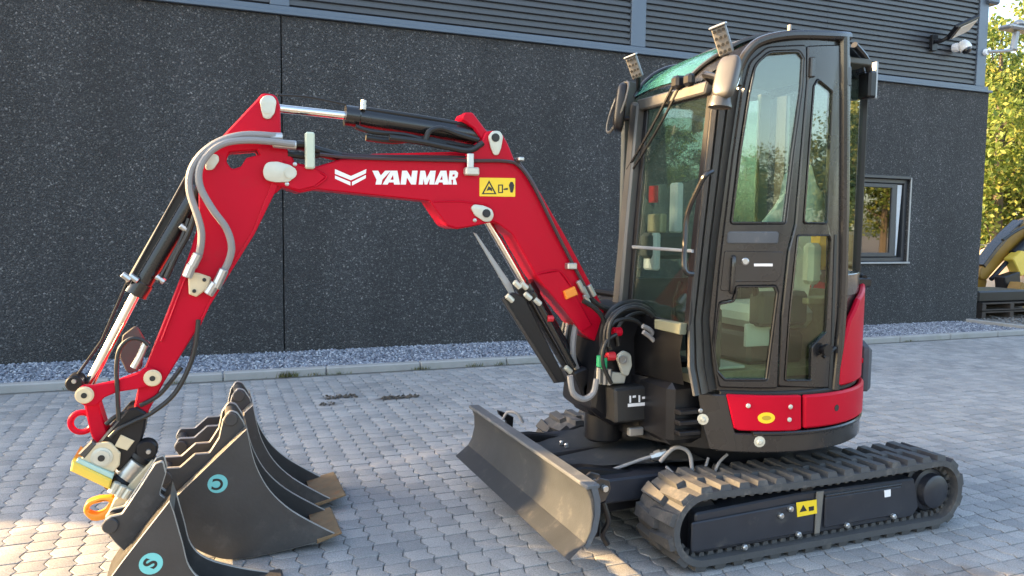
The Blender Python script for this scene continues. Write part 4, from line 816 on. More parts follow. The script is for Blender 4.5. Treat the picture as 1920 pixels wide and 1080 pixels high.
# wiper
wa = [(3.1638,2.2331),(3.2858,2.0844),(3.3987,1.9646),(3.5385,1.8308)]; wb = [(3.1288,2.2118),(3.2529,2.0617),(3.3651,1.9477),(3.5087,1.8176)]
tube('wiper_arm', [wx(p[0], p[1], -.045) for p in wa], .0075, BLACKG, E, 6); tube('wiper_blade', [wx(p[0], p[1], -.035) for p in wb], .007, BLACK, E, 6)
q = ([(3.1469,2.215)])[0]; c0 = wx(q[0], q[1], -.04)
box('wiper_motor', c0 - Vector((.03, .03, .03)), c0 + Vector((.03, .03, .03)), BLACK, E, .012); q = ([(3.0598,2.2097)])[0]; c0 = wx(q[0], q[1], -.04); box('wiper_motor', c0 - Vector((.02, .03, .025)), c0 + Vector((.02, .03, .03)), BLACK, E, .012)
# mirrors
def mirror(c, ax, L, r, tilt, faced):
    """rounded oblong housing with a glass face"""
    bm = bmesh.new(); bmesh.ops.create_uvsphere(bm, u_segments=20, v_segments=14, radius=1)
    for v in bm.verts:
        sq = lambda q: math.copysign(abs(q) ** .55, q); v.co = Vector((sq(v.co.x) * r * .6, sq(v.co.y) * r * .9, sq(v.co.z) * L / 2))
        if v.co.x > 0: v.co.x *= .35
    M = Matrix.Translation(c) @ Matrix.Rotation(faced, 4, 'Z') @ Matrix.Rotation(tilt, 4, 'Y'); bm.transform(M); h = from_bm('mirror', bm, ax, E, angle=60)
    b2 = bmesh.new(); bmesh.ops.create_circle(b2, cap_ends=True, segments=24, radius=1)
    for v in b2.verts: v.co = Vector((r * .21, v.co.x * r * .88, v.co.y * L * .46))
    b2.transform(M); g = bmesh.ops.solidify(b2, geom=b2.faces[:], thickness=.004); from_bm('mirror_glass', b2, MIRROR, h); return h
m1 = [(2.7279,2.1495)]; m2 = [(3.5154,2.1417)]
mirror(Vector((2.055, m1[0][0], m1[0][1] + .01)), MIRG, .20, .058, math.radians(22), math.radians(25))
lathe('mirror_cup', Vector((2.03, m1[0][0] + .012, m1[0][1] - .105)), (-.1, 0, -1), [(-.05, .036), (-.01, .046), (.0, .050), (.010, .050), (.010, .042), (.004, .038)], MIRG, E, 20)
mirror(Vector((2.0, m2[0][0], m2[0][1])), BLACK, .25, .075, math.radians(6), math.radians(-30))
tube('mirror_arm', [wx(3.56, 2.10, -.01), (2.02, 3.60, 2.11), (2.0, m2[0][0], m2[0][1] + .02)], .012, BLACK, E); tube('mirror_ring', [Vector((1.97 + .03 * math.sin(t), m2[0][0] + .06 * math.cos(t) - .035 * math.sin(t), m2[0][1] + .125 * math.sin(t))) for t in [k * math.pi / 10 for k in range(21)]], .007, MIRG, E, 6)
tube('mirror_arm', [wx(2.93, 2.18, -.0), (2.05, 2.88, 2.20), (2.05, m1[0][0], m1[0][1])], .014, BLACK, E)
# work lamps on the roof
def lamp(c, rz, tilt, s=.9):
    M = Matrix.Translation(c) @ Matrix.Rotation(rz, 4, 'Z') @ Matrix.Rotation(math.radians(-15), 4, 'X') @ Matrix.Rotation(tilt, 4, 'Y') @ Matrix.Scale(s, 4)
    b = box('work_lamp', (-.016, -.036, -.070), (.016, .036, .070), LED, E, .006, M)
    for i in range(3):
        for j in range(4): lathe('led', M @ Vector((-.019, -.022 + i * .022, -.051 + j * .034)), (M.to_3x3() @ Vector((-1, 0, 0))), [(0, .008 * s), (.003, .008 * s), (.003, .004 * s)], BLACKS, b, 8)
    box('lamp_top', (-.028, -.042, .069), (.022, .042, .080), SILL, b, .004, M)
    tube('lamp_bracket', [M @ Vector((.0, .0, -.06)), M @ Vector((.01, .01, -.09)), M @ Vector((.03, .03, -.13))], .012, BLACK, E)
la = [(2.8565,2.3491)]; lb = [(3.5408,2.361)]
lamp(Vector((2.12, la[0][0], la[0][1])), math.radians(38), math.radians(-20)); lamp(Vector((2.08, lb[0][0], lb[0][1])), math.radians(38), math.radians(-20), .82)
# ---- cab interior
bm = bmesh.new(); bm_box(bm, (2.08, 2.96, .80), (3.0, 3.60, .84), .0); from_bm('cab_floor', bm, FLOORM, E)
px('cab_far_wall', [(3.60, .8), (3.63, .8), (3.63, 1.25), (3.60, 1.25)], 2.06, 3.0, INTER, E)
for a, b in ((2.06, 2.13), (2.60, 2.66), (2.95, 3.02)): box('far_pillar', (a, 3.60, 1.2), (b, 3.635, 2.3), INTER, E)
py('far_side_pane', [(2.13, 1.25), (2.95, 1.25), (2.95, 2.28), (2.13, 2.28)], 3.612, 3.618, GLASS, E, bevel=.001)
box('headliner', (2.45, 2.86, 2.32), (3.0, 3.60, 2.35), INTER, E)
seat = box('seat', (2.52, 3.04, 1.02), (2.90, 3.48, 1.14), SEATW, E, .04)
loft('seat_back', [[(2.83, 3.05, 1.12), (2.83, 3.47, 1.12)], [(2.88, 3.05, 1.45), (2.88, 3.47, 1.45)], [(2.92, 3.14, 1.70), (2.92, 3.38, 1.70)]], SEATW, seat, thick=.09)
box('seat_base', (2.5, 3.08, .84), (2.86, 3.5, 1.0), INTER, E, .02)
for y in (2.99, 3.50): box('armrest_console', (2.45, y - .05, 1.05), (2.75, y + .05, 1.22), INTER, E, .02); tube('control_lever', [(2.46, y, 1.2), (2.44, y, 1.33), (2.43, y, 1.40)], .016, BLACK, E)
for y in (3.18, 3.30): tube('travel_lever', [(2.22, y, .84), (2.20, y, 1.1), (2.24, y, 1.25)], .012, BLACK, E); box('pedal', (2.14, y - .04, .84), (2.26, y + .04, .87), BLACK, E)
box('dash_box', (2.12, 2.99, .84), (2.28, 3.07, 1.15), INTER, E, .02)
cov = [(2.0895,1.7116),(2.1658,1.7269),(2.1666,1.5178),(2.0928,1.5118)]
loft('plastic_sheet', [[(2.60, 3.03, 1.62), (2.78, 3.02, 1.40), (2.86, 3.05, 1.22)], [(2.70, 3.10, 1.80), (2.84, 3.06, 1.55), (2.93, 3.06, 1.30)], [(2.84, 3.2, 1.84), (2.90, 3.2, 1.6), (2.95, 3.2, 1.35)]], SEATW, E, thick=.006)
box('manual', (2.42, 3.0, .95), (2.56, 3.02, 1.06), WPLAST, E, .002, Matrix.Identity(4)); box('floor_tray', (2.2, 3.0, .845), (2.42, 3.25, .86), SEATW, E)
box('monitor', (2.18, 3.46, 1.30), (2.22, 3.58, 1.50), WPLAST, E, .01); box('red_tag', (2.20, 3.50, 1.66), (2.22, 3.57, 1.75), REDC, E, .004)
px('rear_bulkhead', [(2.98, .84), (3.58, .84), (3.58, 1.22), (2.98, 1.22)], 2.94, 2.96, FLOORM, E)
box('parcel_shelf', (2.70, 2.90, 1.16), (2.96, 3.03, 1.19), FLOORM, E); box('yellow_reflection_box', (2.74, 2.86, 1.33), (2.90, 2.96, 1.52), pbr('yellow_reflection_box', (.75, .42, .02), .6), E, .02); box('white_reflection_box', (2.66, 2.85, 1.26), (2.74, 2.92, 1.46), SEATW, E, .02)  # added yellow and white boxes stand in for reflections in the pane
pc('plastic_sheet', [(-0.2257,1.5457),(-0.1674,1.6154),(-0.1123,1.695),(-0.106,1.5472)], -.03, .0, SEATW, E, rad=.64)
pc('plastic_sheet', [(-0.0165,1.5584),(-0.0069,1.8015),(0.0235,1.8324),(0.063,1.7373),(0.1283,1.6719),(0.1446,1.561)], -.03, .0, SEATW, E, r=.01, rad=.64)
box('pale_post', (2.33, 3.50, 1.50), (2.38, 3.57, 1.77), WPLAST, E, .01); box('side_console', (2.16, 3.48, 1.36), (2.40, 3.59, 1.50), INTER, E, .02); box('display', (2.20, 3.44, 1.50), (2.24, 3.58, 1.60), FLOORM, E, .008)
rc = box('right_cowl', (2.08, 3.66, .80), (2.86, 4.08, 1.13), GREY, E, .04); box('cowl_top', (2.12, 3.68, 1.132), (2.82, 4.05, 1.16), BLACK, rc, .012)
# ---- front base of the house, swing post
bm = bmesh.new(); bm_box(bm, (1.98, 2.98, .50), (2.35, 4.0, .80), .03); from_bm('front_base', bm, BLACK, E)
loft('front_cowl', [[(2.02, 2.93, .80), (1.98, 3.2, .80), (1.98, 3.5, .80)], [(2.00, 2.94, .95), (1.97, 3.2, .97), (1.97, 3.5, .97)], [(2.03, 2.96, 1.05), (2.01, 3.2, 1.09), (2.01, 3.5, 1.09)]], BLACK, E, thick=.02)
for z in (.56, .61, .66): box('vent_slat', (2.0, 2.925, z), (2.12, 2.975, z + .022), BLACK, E, .004)
py('swing_bracket', [(1.7997,0.9622),(1.8496,1.1196),(2.001,1.137),(2.1273,1.0848),(2.2027,0.9174),(2.2014,0.556),(1.8641,0.5286),(1.7422,0.6193),(1.7617,0.8047)], 3.30, 3.66, BLACK, E, r=.04, bevel=.02)
cyl('swing_pin', (1.90, 3.47, .42), (1.90, 3.47, 1.02), .10, BLACK, E)
bx_ = py('lower_box', [(1.8119,0.7414),(2.0366,0.7479),(2.0481,0.5699),(1.822,0.57)], 3.20, 3.32, pbr('black_plastic', (.022, .021, .021), .45), E, r=.012, bevel=.012)
for k, pl in enumerate(([(1.8927,0.7044),(1.9017,0.7037),(1.9026,0.6693),(1.8936,0.67)], [(1.9107,0.7031),(1.9286,0.7045),(1.9289,0.6939),(1.9109,0.6925)], [(1.9437,0.7035),(1.9528,0.7028),(1.9537,0.6682),(1.9446,0.6689)], [(1.9651,0.694),(1.9893,0.695),(1.9896,0.6843),(1.9654,0.6833)], [(1.8848,0.6653),(1.9902,0.6656),(1.9906,0.6495),(1.8852,0.6494)])): py('white_print', pl, 3.1975, 3.1995, WHITE, bx_, bevel=.0002)
box('step_plate', (2.0, 3.18, .60), (2.10, 3.3, .63), SILL, E, .004)
# zinc pin plates and manifold at the swing post
pf = py('pin_plate', [(1.8448,0.8919,0.03),(1.8859,0.9217,0.03),(1.9287,0.8983,0.03),(1.9363,0.8418,0.02),(1.9135,0.787,0.02),(1.883,0.7995,0.02)], 3.25, 3.27, ZINC, E, bevel=.004); q = ([(1.8783,0.8759)])[0]
lathe('pin', (q[0], 3.25, q[1]), (0, -1, 0), [(0, .022), (.012, .022), (.012, .012), (.008, .010)], STEEL, pf, 16)
py('manifold', [(1.7566,0.8245),(1.9126,0.7995),(1.9017,0.7518),(1.7641,0.7551)], 3.26, 3.30, ZINC, E, r=.006, bevel=.006)
for a in (1124, 1133, 1142): pass
for q in [(1.7497,0.8144),(1.7791,0.8074),(1.8058,0.8032)]: cyl('hose_fitting', (q[0], 3.25, q[1] - .05), (q[0], 3.25, q[1] + .03), .014, STEEL, E, 8)
for q in [(1.7488,0.8737),(1.7695,0.8622)]: cyl('green_cap', (q[0], 3.24, q[1] - .025), (q[0], 3.24, q[1] + .03), .017, GREEN, E, 10)
for q, m in zip([(1.8039,0.8971),(1.8364,1.0162),(2.1233,0.778)], (REDC, RED, REDC)): cyl('red_cap', (q[0] - .02, 3.24, q[1]), (q[0] + .025, 3.24, q[1]), .022, m, E, 10)
for q in [(2.1178,0.7388),(2.1096,0.7014)]: cyl('hose_fitting', (q[0], 3.22, q[1] - .02), (q[0] + .02, 3.22, q[1] + .03), .014, STEEL, E, 8)
# hose arcs over the swing post
for k, (pp, y, r_) in enumerate((([(1.7824,0.9175),(1.7829,1.0222),(1.828,1.1042),(1.9253,1.1436),(2.017,1.12),(2.0843,1.0377),(2.1197,0.9014),(2.1302,0.7649)], 3.25, .013), ([(1.7689,0.9517),(1.7806,1.0672),(1.852,1.1295),(1.9408,1.1323),(2.0206,1.0828),(2.0669,0.9647),(2.0904,0.8034)], 3.2, .011), ([(1.8046,0.931),(1.8085,1.0244),(1.8604,1.1163),(1.9569,1.1514),(2.0566,1.1327),(2.122,1.0543),(2.1614,0.9149)], 3.33, .013),
    ([(1.7978,0.9344),(1.7786,1.0054),(1.8064,1.0614),(1.8707,1.0801),(1.9428,1.062),(1.9989,1.002),(2.0386,0.8992)], 3.22, .010), ([(1.8728,0.9406),(1.8649,1.0153),(1.8996,1.0672),(1.9656,1.0971),(2.0397,1.0842),(2.1105,1.0115),(2.1574,0.9224),(2.1916,0.8493)], 3.28, .011), ([(1.7912,0.7727),(1.7487,0.8528),(1.7414,0.92),(1.763,0.9805),(1.8144,1.0092)], 3.2, .010), ([(1.6817,1.166),(1.7459,1.1284),(1.7937,1.0751),(1.8074,0.9964),(1.7921,0.8977)], 3.3, .012))): tube('hose', yp(pp, y), r_, HOSEB, E)
tube('pale_hose', yp([(1.9336,1.0498),(1.9789,1.0275),(2.0103,0.9794)], 3.16), .012, HOSEG, E); tube('pale_hose', yp([(1.9254,1.0243),(1.9678,0.9967),(2.0235,0.9422)], 3.14), .011, HOSEG, E)
box('white_tag', (2.06, 2.952, .895), (2.13, 2.956, .925), WHITE, E, .001); box('hose_clamp_plate', (1.9, 3.2, .50), (1.98, 3.23, .54), STEEL, E, .004)
tube('grey_hose', yp([(1.5881,0.8138),(1.6067,0.7304),(1.6643,0.6953),(1.7155,0.723),(1.7313,0.7896)], 3.24), .015, HOSEG, E)
# dark hoses hanging between boom foot and cylinder
for k in range(4): tube('hose', yp([(1.7099,1.0597),(1.6912,0.9529),(1.6993,0.8446),(1.7616,0.7322)], 3.42 + k * .04), .016, HOSEB if k % 2 else HOSEG, E)
# ================= BOOM
B0, B1 = 3.39, 3.55
boom = py('boom', [(0.2213,1.7364,0.05),(0.2455,1.7863,0.04),(0.3257,1.7809),(0.4341,1.7675),(0.5387,1.804),(1.0989,1.8343),(1.1894,1.922),(1.2075,1.9623,0.03),(1.2765,1.9713,0.05),(1.3148,1.9139),(1.3538,1.8309),(1.4487,1.7438),(1.6294,1.472),(1.8637,1.0884,0.03),(1.8723,0.9875,0.05),(1.8124,0.9409,0.04),(1.7271,0.9931),(1.6156,1.1222),(1.5013,1.2479),(1.4667,1.2899),(1.3473,1.4825,0.06),(1.2597,1.542,0.05),(1.2196,1.5364),(1.1378,1.5178),(1.0649,1.5046,0.04),(1.0185,1.5187,0.03),(0.9369,1.6317),(0.6782,1.651),(0.4334,1.6694),(0.3619,1.6535),(0.3027,1.6721),(0.2379,1.6857,0.05)], B0, B1, RED, E, bevel=.006)
py('boom_reinforcement', [(1.4617,1.2903),(1.5896,1.3073),(1.6699,1.2088),(1.7775,1.0323),(1.7184,1.0021),(1.6132,1.1227),(1.4991,1.2483)], B0 - .008, B0 + .01, RED, boom, bevel=.004)
py('boom_cheek', [(0.9355,1.6291),(1.078,1.6326),(1.217,1.6211),(1.2521,1.582),(1.2445,1.5418),(1.1361,1.5203),(1.0633,1.5095),(1.017,1.5236)], B0 - .007, B0 + .01, RED, boom, r=.01, bevel=.004)
py('boom_fork', [(0.2253,1.7362,0.05),(0.2494,1.7817,0.04),(0.3317,1.7763),(0.4289,1.7578),(0.4737,1.723),(0.4239,1.6802),(0.357,1.6622),(0.298,1.6762),(0.2441,1.6923,0.05)], B0 - .010, B0 + .01, RED, boom, bevel=.005)
py('boom_horn', [(1.0905,2.0149,0.02),(1.1057,2.045,0.02),(1.1472,2.0478,0.02),(1.2109,1.9735),(1.2727,1.9276),(1.1929,1.9232),(1.1531,1.975,0.02)], 3.41, 3.53, RED, boom, bevel=.006)
py('boom_top_ridge', [(0.5434,1.8067),(0.6845,1.8367),(1.0876,1.8657),(1.1999,1.9257),(1.1873,1.8557),(1.1087,1.8274),(0.5434,1.7975)], 3.43, 3.51, RED, boom, bevel=.006)
def pinplate(pts, y, c, par, r=.02, hole=True, rad=.012):
    o = py('pin_plate', pts, y - .012, y, ZINC, par, r=r, bevel=.004, seg=2)
    lathe('pin_bolt', (c[0], y - .012, c[1]), (0, -1, 0), [(0, rad + .006), (.004, rad + .006), (.004, rad), (.006, rad)], BLACKS if hole else ZINC, o, 12); return o
c = ([(0.3219,1.735)])[0]; pinplate([(0.2099,1.7351,0.05),(0.2231,1.7755,0.05),(0.2703,1.7798,0.05),(0.3244,1.7665,0.04),(0.3482,1.745,0.03),(0.3436,1.7179,0.03),(0.3128,1.6943,0.03),(0.2586,1.6925,0.05),(0.2201,1.7,0.05)], B0 - .011, c, boom, 0, False, .020)
c = ([(1.2484,1.9338)])[0]; pinplate([(1.2139,1.9392,0.03),(1.2348,1.965,0.03),(1.272,1.9671,0.03),(1.2883,1.9409,0.03),(1.2782,1.886,0.03),(1.2652,1.8532,0.02),(1.2413,1.8521,0.02),(1.225,1.8907,0.02)], B0, c, boom, 0, True, .014)
c = ([(1.2043,1.5809)])[0]; pinplate([(1.1278,1.6041,0.02),(1.1433,1.6217,0.02),(1.188,1.6178,0.02),(1.2333,1.6014,0.03),(1.2443,1.5717,0.03),(1.2286,1.5415,0.03),(1.1967,1.541,0.03),(1.149,1.57,0.02)], B0 - .007, c, boom, 0, True, .014)
for q in [(0.3421,1.7719),(0.3085,1.6875),(1.1499,1.5477)]: lathe('grease_nipple', (q[0], B0, q[1]), (0, -1, 0), [(0, .010), (.014, .009), (.016, .005)], STEEL, boom, 8)
# orange marker, clamps, tubes on the boom
py('orange_marker', [(1.6098,1.208),(1.6675,1.2307),(1.6859,1.1907),(1.625,1.1682)], 3.36, 3.39, ORGL, boom, bevel=.004)
for pp, y in (([(0.444,1.8176),(0.5567,1.8115),(0.7196,1.8121),(0.9131,1.8161),(1.1149,1.8203),(1.2988,1.826),(1.3692,1.8042),(1.4474,1.7068),(1.5806,1.4719),(1.7307,1.2229),(1.7859,1.142)], 3.372), ([(0.4889,1.8356),(0.5797,1.8217),(0.7672,1.8259),(1.0891,1.8361),(1.3309,1.8399),(1.3965,1.8004),(1.4754,1.6924),(1.6095,1.4592),(1.7606,1.2091)], 3.40), ([(0.534,1.8287),(0.6725,1.8238),(0.913,1.8304),(1.3255,1.8347),(1.4192,1.7511),(1.5979,1.4643),(1.7426,1.2174)], 3.43)): tube('steel_pipe', yp(pp, y), .0085, pbr('brown_pipe', (.06, .045, .05), .35, metal=.4), boom, 6)
box('pipe_clamp', *[Vector(v) for v in ((([(1.0974,1.7541)])[0][0], 3.355, ([(1.0974,1.7541)])[0][1]), (([(1.1644,1.7908)])[0][0], 3.40, ([(1.1644,1.7908)])[0][1]))], ZINC, boom, .006); q = [(1.1049,1.7859),(1.1405,1.8531)]; box('pipe_clamp', (q[0][0], 3.355, q[0][1]), (q[1][0] - .004, 3.37, q[1][1]), STEEL, boom, .003)
q = [(0.3826,1.7534),(0.4212,1.9074)]; box('hose_clamp', (q[0][0], 3.345, q[0][1]), (q[1][0], 3.385, q[1][1]), pbr('pale_green_plate', (.50, .56, .44), .5), boom, .006)
for a in ([(1.6237,1.3162),(1.6753,1.3472)], [(1.3879,1.83),(1.3578,1.8486)]): box('pipe_clamp', (min(a[0][0], a[1][0]), 3.355, min(a[0][1], a[1][1])), (max(a[0][0], a[1][0]), 3.44, max(a[0][1], a[1][1])), STEEL, boom, .004)
for q in [(1.7071,1.2233),(1.7314,1.1911),(1.744,1.1536),(1.7667,1.201)]: cyl('pipe_fitting', (q[0] - .02, 3.37, q[1] + .035), (q[0] + .012, 3.37, q[1] - .02), .014, STEEL, boom, 8)
for k in range(3): tube('hose', yp([(1.7607,1.1683),(1.8034,1.1353),(1.8583,1.1123),(1.92,1.0889)], 3.37 + .03 * k), .014, HOSEB, E)
# lettering and emblem, flat print on the boom side
def letters(polys, name):
    for pl, hl in polys: py(name, pl, B0 - .0016, B0 - .0003, WHITE, boom, holes=hl, bevel=.0002)
letters([([(0.6734,1.7587),(0.6995,1.7597),(0.7114,1.739),(0.7305,1.7609),(0.757,1.762),(0.7185,1.7205),(0.7137,1.6991),(0.6875,1.6983),(0.6923,1.7196)], []),
 ([(0.7185,1.6993),(0.757,1.762),(0.7859,1.7631),(0.7981,1.7019),(0.7714,1.701),(0.769,1.7104),(0.7473,1.7097),(0.7425,1.7001)], [[(0.7545,1.7218),(0.769,1.7223),(0.7666,1.7435)]]),
 ([(0.8005,1.702),(0.8078,1.764),(0.8298,1.7649),(0.8494,1.7347),(0.8543,1.7658),(0.8789,1.7668),(0.8717,1.7044),(0.8495,1.7036),(0.8298,1.7339),(0.825,1.7028)], []),
 ([(0.884,1.7048),(0.8913,1.7673),(0.9137,1.7682),(0.9213,1.7349),(0.9386,1.7692),(0.9637,1.7702),(0.9564,1.7072),(0.9339,1.7064),(0.9363,1.733),(0.9238,1.7061),(0.9114,1.7057),(0.9063,1.7319),(0.9039,1.7054)], []),
 ([(0.9564,1.7072),(0.9864,1.7711),(1.0143,1.7722),(1.0248,1.7094),(0.9994,1.7086),(0.9968,1.7182),(0.9791,1.7176),(0.9741,1.7077)], [[(0.9841,1.7299),(0.9967,1.7303),(0.9941,1.7496)]]),
 ([(1.0223,1.7093),(1.0296,1.7728),(1.0603,1.774),(1.0706,1.7647),(1.0682,1.7451),(1.058,1.7374),(1.0659,1.7108),(1.0402,1.7099),(1.0375,1.7318),(1.0477,1.7321),(1.0453,1.7101)], [[(1.045,1.7564),(1.0553,1.7568),(1.0528,1.7469),(1.0425,1.7466)]])], 'lettering')
letters([([(0.5108,1.7591),(0.5797,1.7318),(0.6475,1.7646),(0.6451,1.7459),(0.5796,1.7133),(0.5107,1.7384)], []), ([(0.5107,1.7315),(0.5773,1.7062),(0.5772,1.69),(0.5106,1.7177)], []), ([(0.6451,1.7389),(0.5842,1.7065),(0.5842,1.6902),(0.645,1.7249)], [])], 'emblem')
wl = py('warning_sticker', [(1.1749,1.7465),(1.3544,1.7505),(1.3556,1.6624),(1.1757,1.66)], B0 - .002, B0 - .0002, YSTK, boom, r=.004, bevel=.0002)
T = lambda pts, hl=(): py('pictogram', pts, B0 - .0033, B0 - .0021, BLACKS, wl, holes=hl, bevel=.0002)
T([(1.1858,1.6701),(1.2222,1.7358),(1.2603,1.6722)], [[(1.1963,1.6754),(1.2224,1.7233),(1.2495,1.6769)]]); T([(1.2095,1.6857),(1.2199,1.7084),(1.2359,1.6989),(1.2387,1.6841),(1.2253,1.6911)])
T([(1.2678,1.7174),(1.292,1.7182),(1.2925,1.6782),(1.2683,1.6775)], [[(1.2732,1.7126),(1.2867,1.713),(1.287,1.683),(1.2736,1.6826)]]); T([(1.295,1.6983),(1.3165,1.704),(1.3166,1.6939),(1.295,1.6933)]); T([(1.3218,1.7167),(1.3298,1.732),(1.3406,1.7324),(1.349,1.7176),(1.3465,1.6974),(1.3413,1.6821),(1.3304,1.6818),(1.3275,1.6968)])
for pts in ([(1.4645,1.2902),(1.5896,1.3073),(1.6729,1.2087)], [(0.9506,1.627),(1.078,1.6326),(1.217,1.6211)], [(0.4244,1.7553),(0.4737,1.723),(0.4239,1.6802)]): tube('weld_bead', yp(pts, B0 - .006), .0045, RED, boom, 6)
# ================= ARM
A0, A1 = 3.402, 3.538
arm = py('arm', [(0.1937,2.0363,0.03),(0.2152,2.0643,0.03),(0.2708,2.0619,0.03),(0.2875,2.0122),(0.2883,1.8741),(0.3421,1.7915,0.05),(0.3437,1.7237,0.05),(0.2751,1.6582),(0.2379,1.6256),(0.1782,1.4875),(0.085,1.3348),(-0.0048,1.1843),(-0.056,1.0766),(-0.1833,0.865,0.03),(-0.2495,0.7367,0.02),(-0.2895,0.7046,0.02),(-0.3087,0.7194,0.02),(-0.2739,0.8795),(-0.2489,0.9438),(-0.201,1.0666),(-0.1085,1.3098),(-0.0723,1.4104),(-0.0421,1.5135),(-0.0387,1.7095,0.03),(-0.0133,1.7756,0.03),(0.0621,1.8836)], A0, A1, RED, E, holes=[[p for p in [(0.0687,1.7749,0.02),(0.0817,1.8127,0.02),(0.191,1.8268),(0.1993,1.8073),(0.1483,1.7916),(0.1267,1.7554,0.02),(0.0889,1.7407,0.02)]]], bevel=.006)
for pts in ([(-0.1952,1.0348),(-0.0645,1.3867),(-0.0564,1.3867),(-0.1853,1.0344)],): py('arm_flange', pts, A0 - .012, A0 + .01, RED, arm, bevel=.003)
py('arm_flange', [(0.2865,1.7882),(0.2974,1.7887),(0.2701,1.6711),(0.1775,1.4763),(-0.005,1.1741),(-0.0455,1.0841),(-0.0535,1.0911),(-0.011,1.1854),(0.0785,1.3354),(0.1692,1.4874)], A0 - .010, A0 + .01, RED, arm, bevel=.003)
c = ([(0.2308,1.9958)])[0]; pinplate([(0.2036,2.0312,0.03),(0.223,2.0545,0.03),(0.2571,2.0549,0.03),(0.2719,2.0317,0.03),(0.2627,1.9825,0.02),(0.2431,1.9547,0.02),(0.2176,1.9575,0.02),(0.2095,1.9877,0.02)], A0, c, arm, 0, False, .012)
pinplate([(-0.0132,1.7748,0.02),(0.0116,1.8019,0.02),(0.0401,1.7989,0.02),(0.0417,1.7729,0.02),(0.0187,1.7371,0.02),(-0.0099,1.7317,0.02)], A0, ([(0.011,1.7672)])[0], arm, 0, False, .012)
# ---- arm cylinder over the boom
YC = 3.47
def p3(p, y): return Vector((p[0], y, p[1]))
ac = [(0.2538,2.0154),(0.5875,2.0011),(1.2174,1.947),(1.2852,1.9356)]
cyl('arm_cylinder_rod', p3(ac[0], YC), p3(ac[1], YC), .019, CHROME, E); acb = cyl('arm_cylinder', p3(ac[1], YC), p3(ac[2], YC), .045, BLACKG, E, 24)
d_ = (p3(ac[2], YC) - p3(ac[1], YC)).normalized(); lathe('cylinder_gland', p3(ac[1], YC), d_, [(-.02, .026), (-.02, .048), (.04, .050), (.045, .046)], BLACKG, acb, 20); cyl('cylinder_eye', p3(ac[2], YC), p3(ac[3], YC), .036, BLACK, acb)
tube('cylinder_pipe', yp([(0.6057,1.9514),(0.6807,1.9327),(0.8249,1.9269),(0.9236,1.9086),(1.0195,1.8945)], 3.42), .011, HOSEB, acb); tube('cylinder_pipe', yp([(0.5989,2.0201),(0.6456,2.0325),(0.8248,2.0214),(1.1269,1.9929)], 3.45), .012, HOSEB, acb)
tube('cylinder_hose', yp([(0.9182,1.9062),(0.9379,1.9478),(0.9929,1.963),(1.0692,1.9434),(1.1728,1.92)], 3.40), .013, HOSEB, acb); tube('cylinder_hose', yp([(1.1861,1.9061),(1.1212,1.8686),(1.0186,1.878),(0.8935,1.8954),(0.7478,1.9063)], 3.38), .014, HOSEB, acb); tube('cylinder_hose', yp([(1.16,1.8876),(1.0439,1.8986),(0.9182,1.9157),(0.7718,1.8983),(0.6532,1.9057)], 3.43), .014, HOSEB, acb)
for q in [(0.6424,2.0584),(0.6424,2.0398),(0.7858,1.908)]: cyl('pipe_fitting', (q[0], 3.43, q[1] - .012), (q[0] + .004, 3.43, q[1] + .012), .012, STEEL, acb, 8)
tube('sensor_cable', yp([(0.28,2.0699),(0.4135,2.0708),(0.5743,2.0502)], 3.46), .005, HOSEB, E, 6)
for k, y in enumerate((3.40, 3.44, 3.50)): tube('hose', yp([(0.3515,1.8596),(0.3936,1.8572),(0.4494,1.8373),(0.5403,1.8188)], y), .016, HOSEB, E)
tube('hose', yp([(0.316,1.8173),(0.3932,1.8119),(0.4719,1.8247),(0.5634,1.8199)], 3.41), .014, HOSEB, E)
# ---- grey hoses looping over the arm
h1 = [(0.2871,1.8809),(0.2275,1.8842),(0.1332,1.8789),(0.0446,1.8481),(-0.0248,1.7932),(-0.0658,1.7231),(-0.0713,1.6418),(-0.0413,1.535),(-0.0304,1.4702),(-0.0397,1.3964),(-0.0565,1.3573)]; h2 = [(0.3377,1.8516),(0.2477,1.8579),(0.1429,1.8566),(0.0606,1.8393),(0.0034,1.7979),(-0.0337,1.7322),(-0.031,1.6597),(0.0118,1.5747),(0.0635,1.4974),(0.083,1.4231),(0.0696,1.3572),(0.0357,1.2915)]
tube('grey_hose', yp(h1, [3.36, 3.35, 3.34, 3.33, 3.33, 3.33, 3.33, 3.33, 3.34, 3.36, 3.38]), .0145, HOSEG, E, 10); tube('grey_hose', yp(h2, [3.35, 3.34, 3.33, 3.32, 3.32, 3.32, 3.32, 3.32, 3.33, 3.34, 3.36, 3.38]), .0145, HOSEG, E, 10)
for a, b in (([(0.2373,1.8792),(0.2906,1.88)]), ([(0.2519,1.8537),(0.3463,1.8498)]), ([(-0.0439,1.3917),(-0.069,1.3395)]), ([(0.053,1.3277),(0.0188,1.2507)]), ([(0.0192,1.2728),(-0.0103,1.2247)]), ([(-0.0688,1.3482),(-0.0898,1.2961)])): cyl('hose_ferrule', p3(a, 3.36), p3(b, 3.36), .020, STEEL, E, 10)
mp = py('manifold_plate', [(-0.0857,1.3173),(-0.0454,1.3125),(0.0032,1.2944),(-0.0058,1.2504),(-0.0553,1.2138),(-0.0834,1.2254)], A0 - .02, A0, CREAM, arm, r=.008, bevel=.005); 
for q in [(-0.0235,1.2844),(-0.0628,1.2389)]: lathe('manifold_bolt', (q[0], A0 - .02, q[1]), (0, -1, 0), [(0, .008), (.006, .008)], BLACKS, mp, 8)
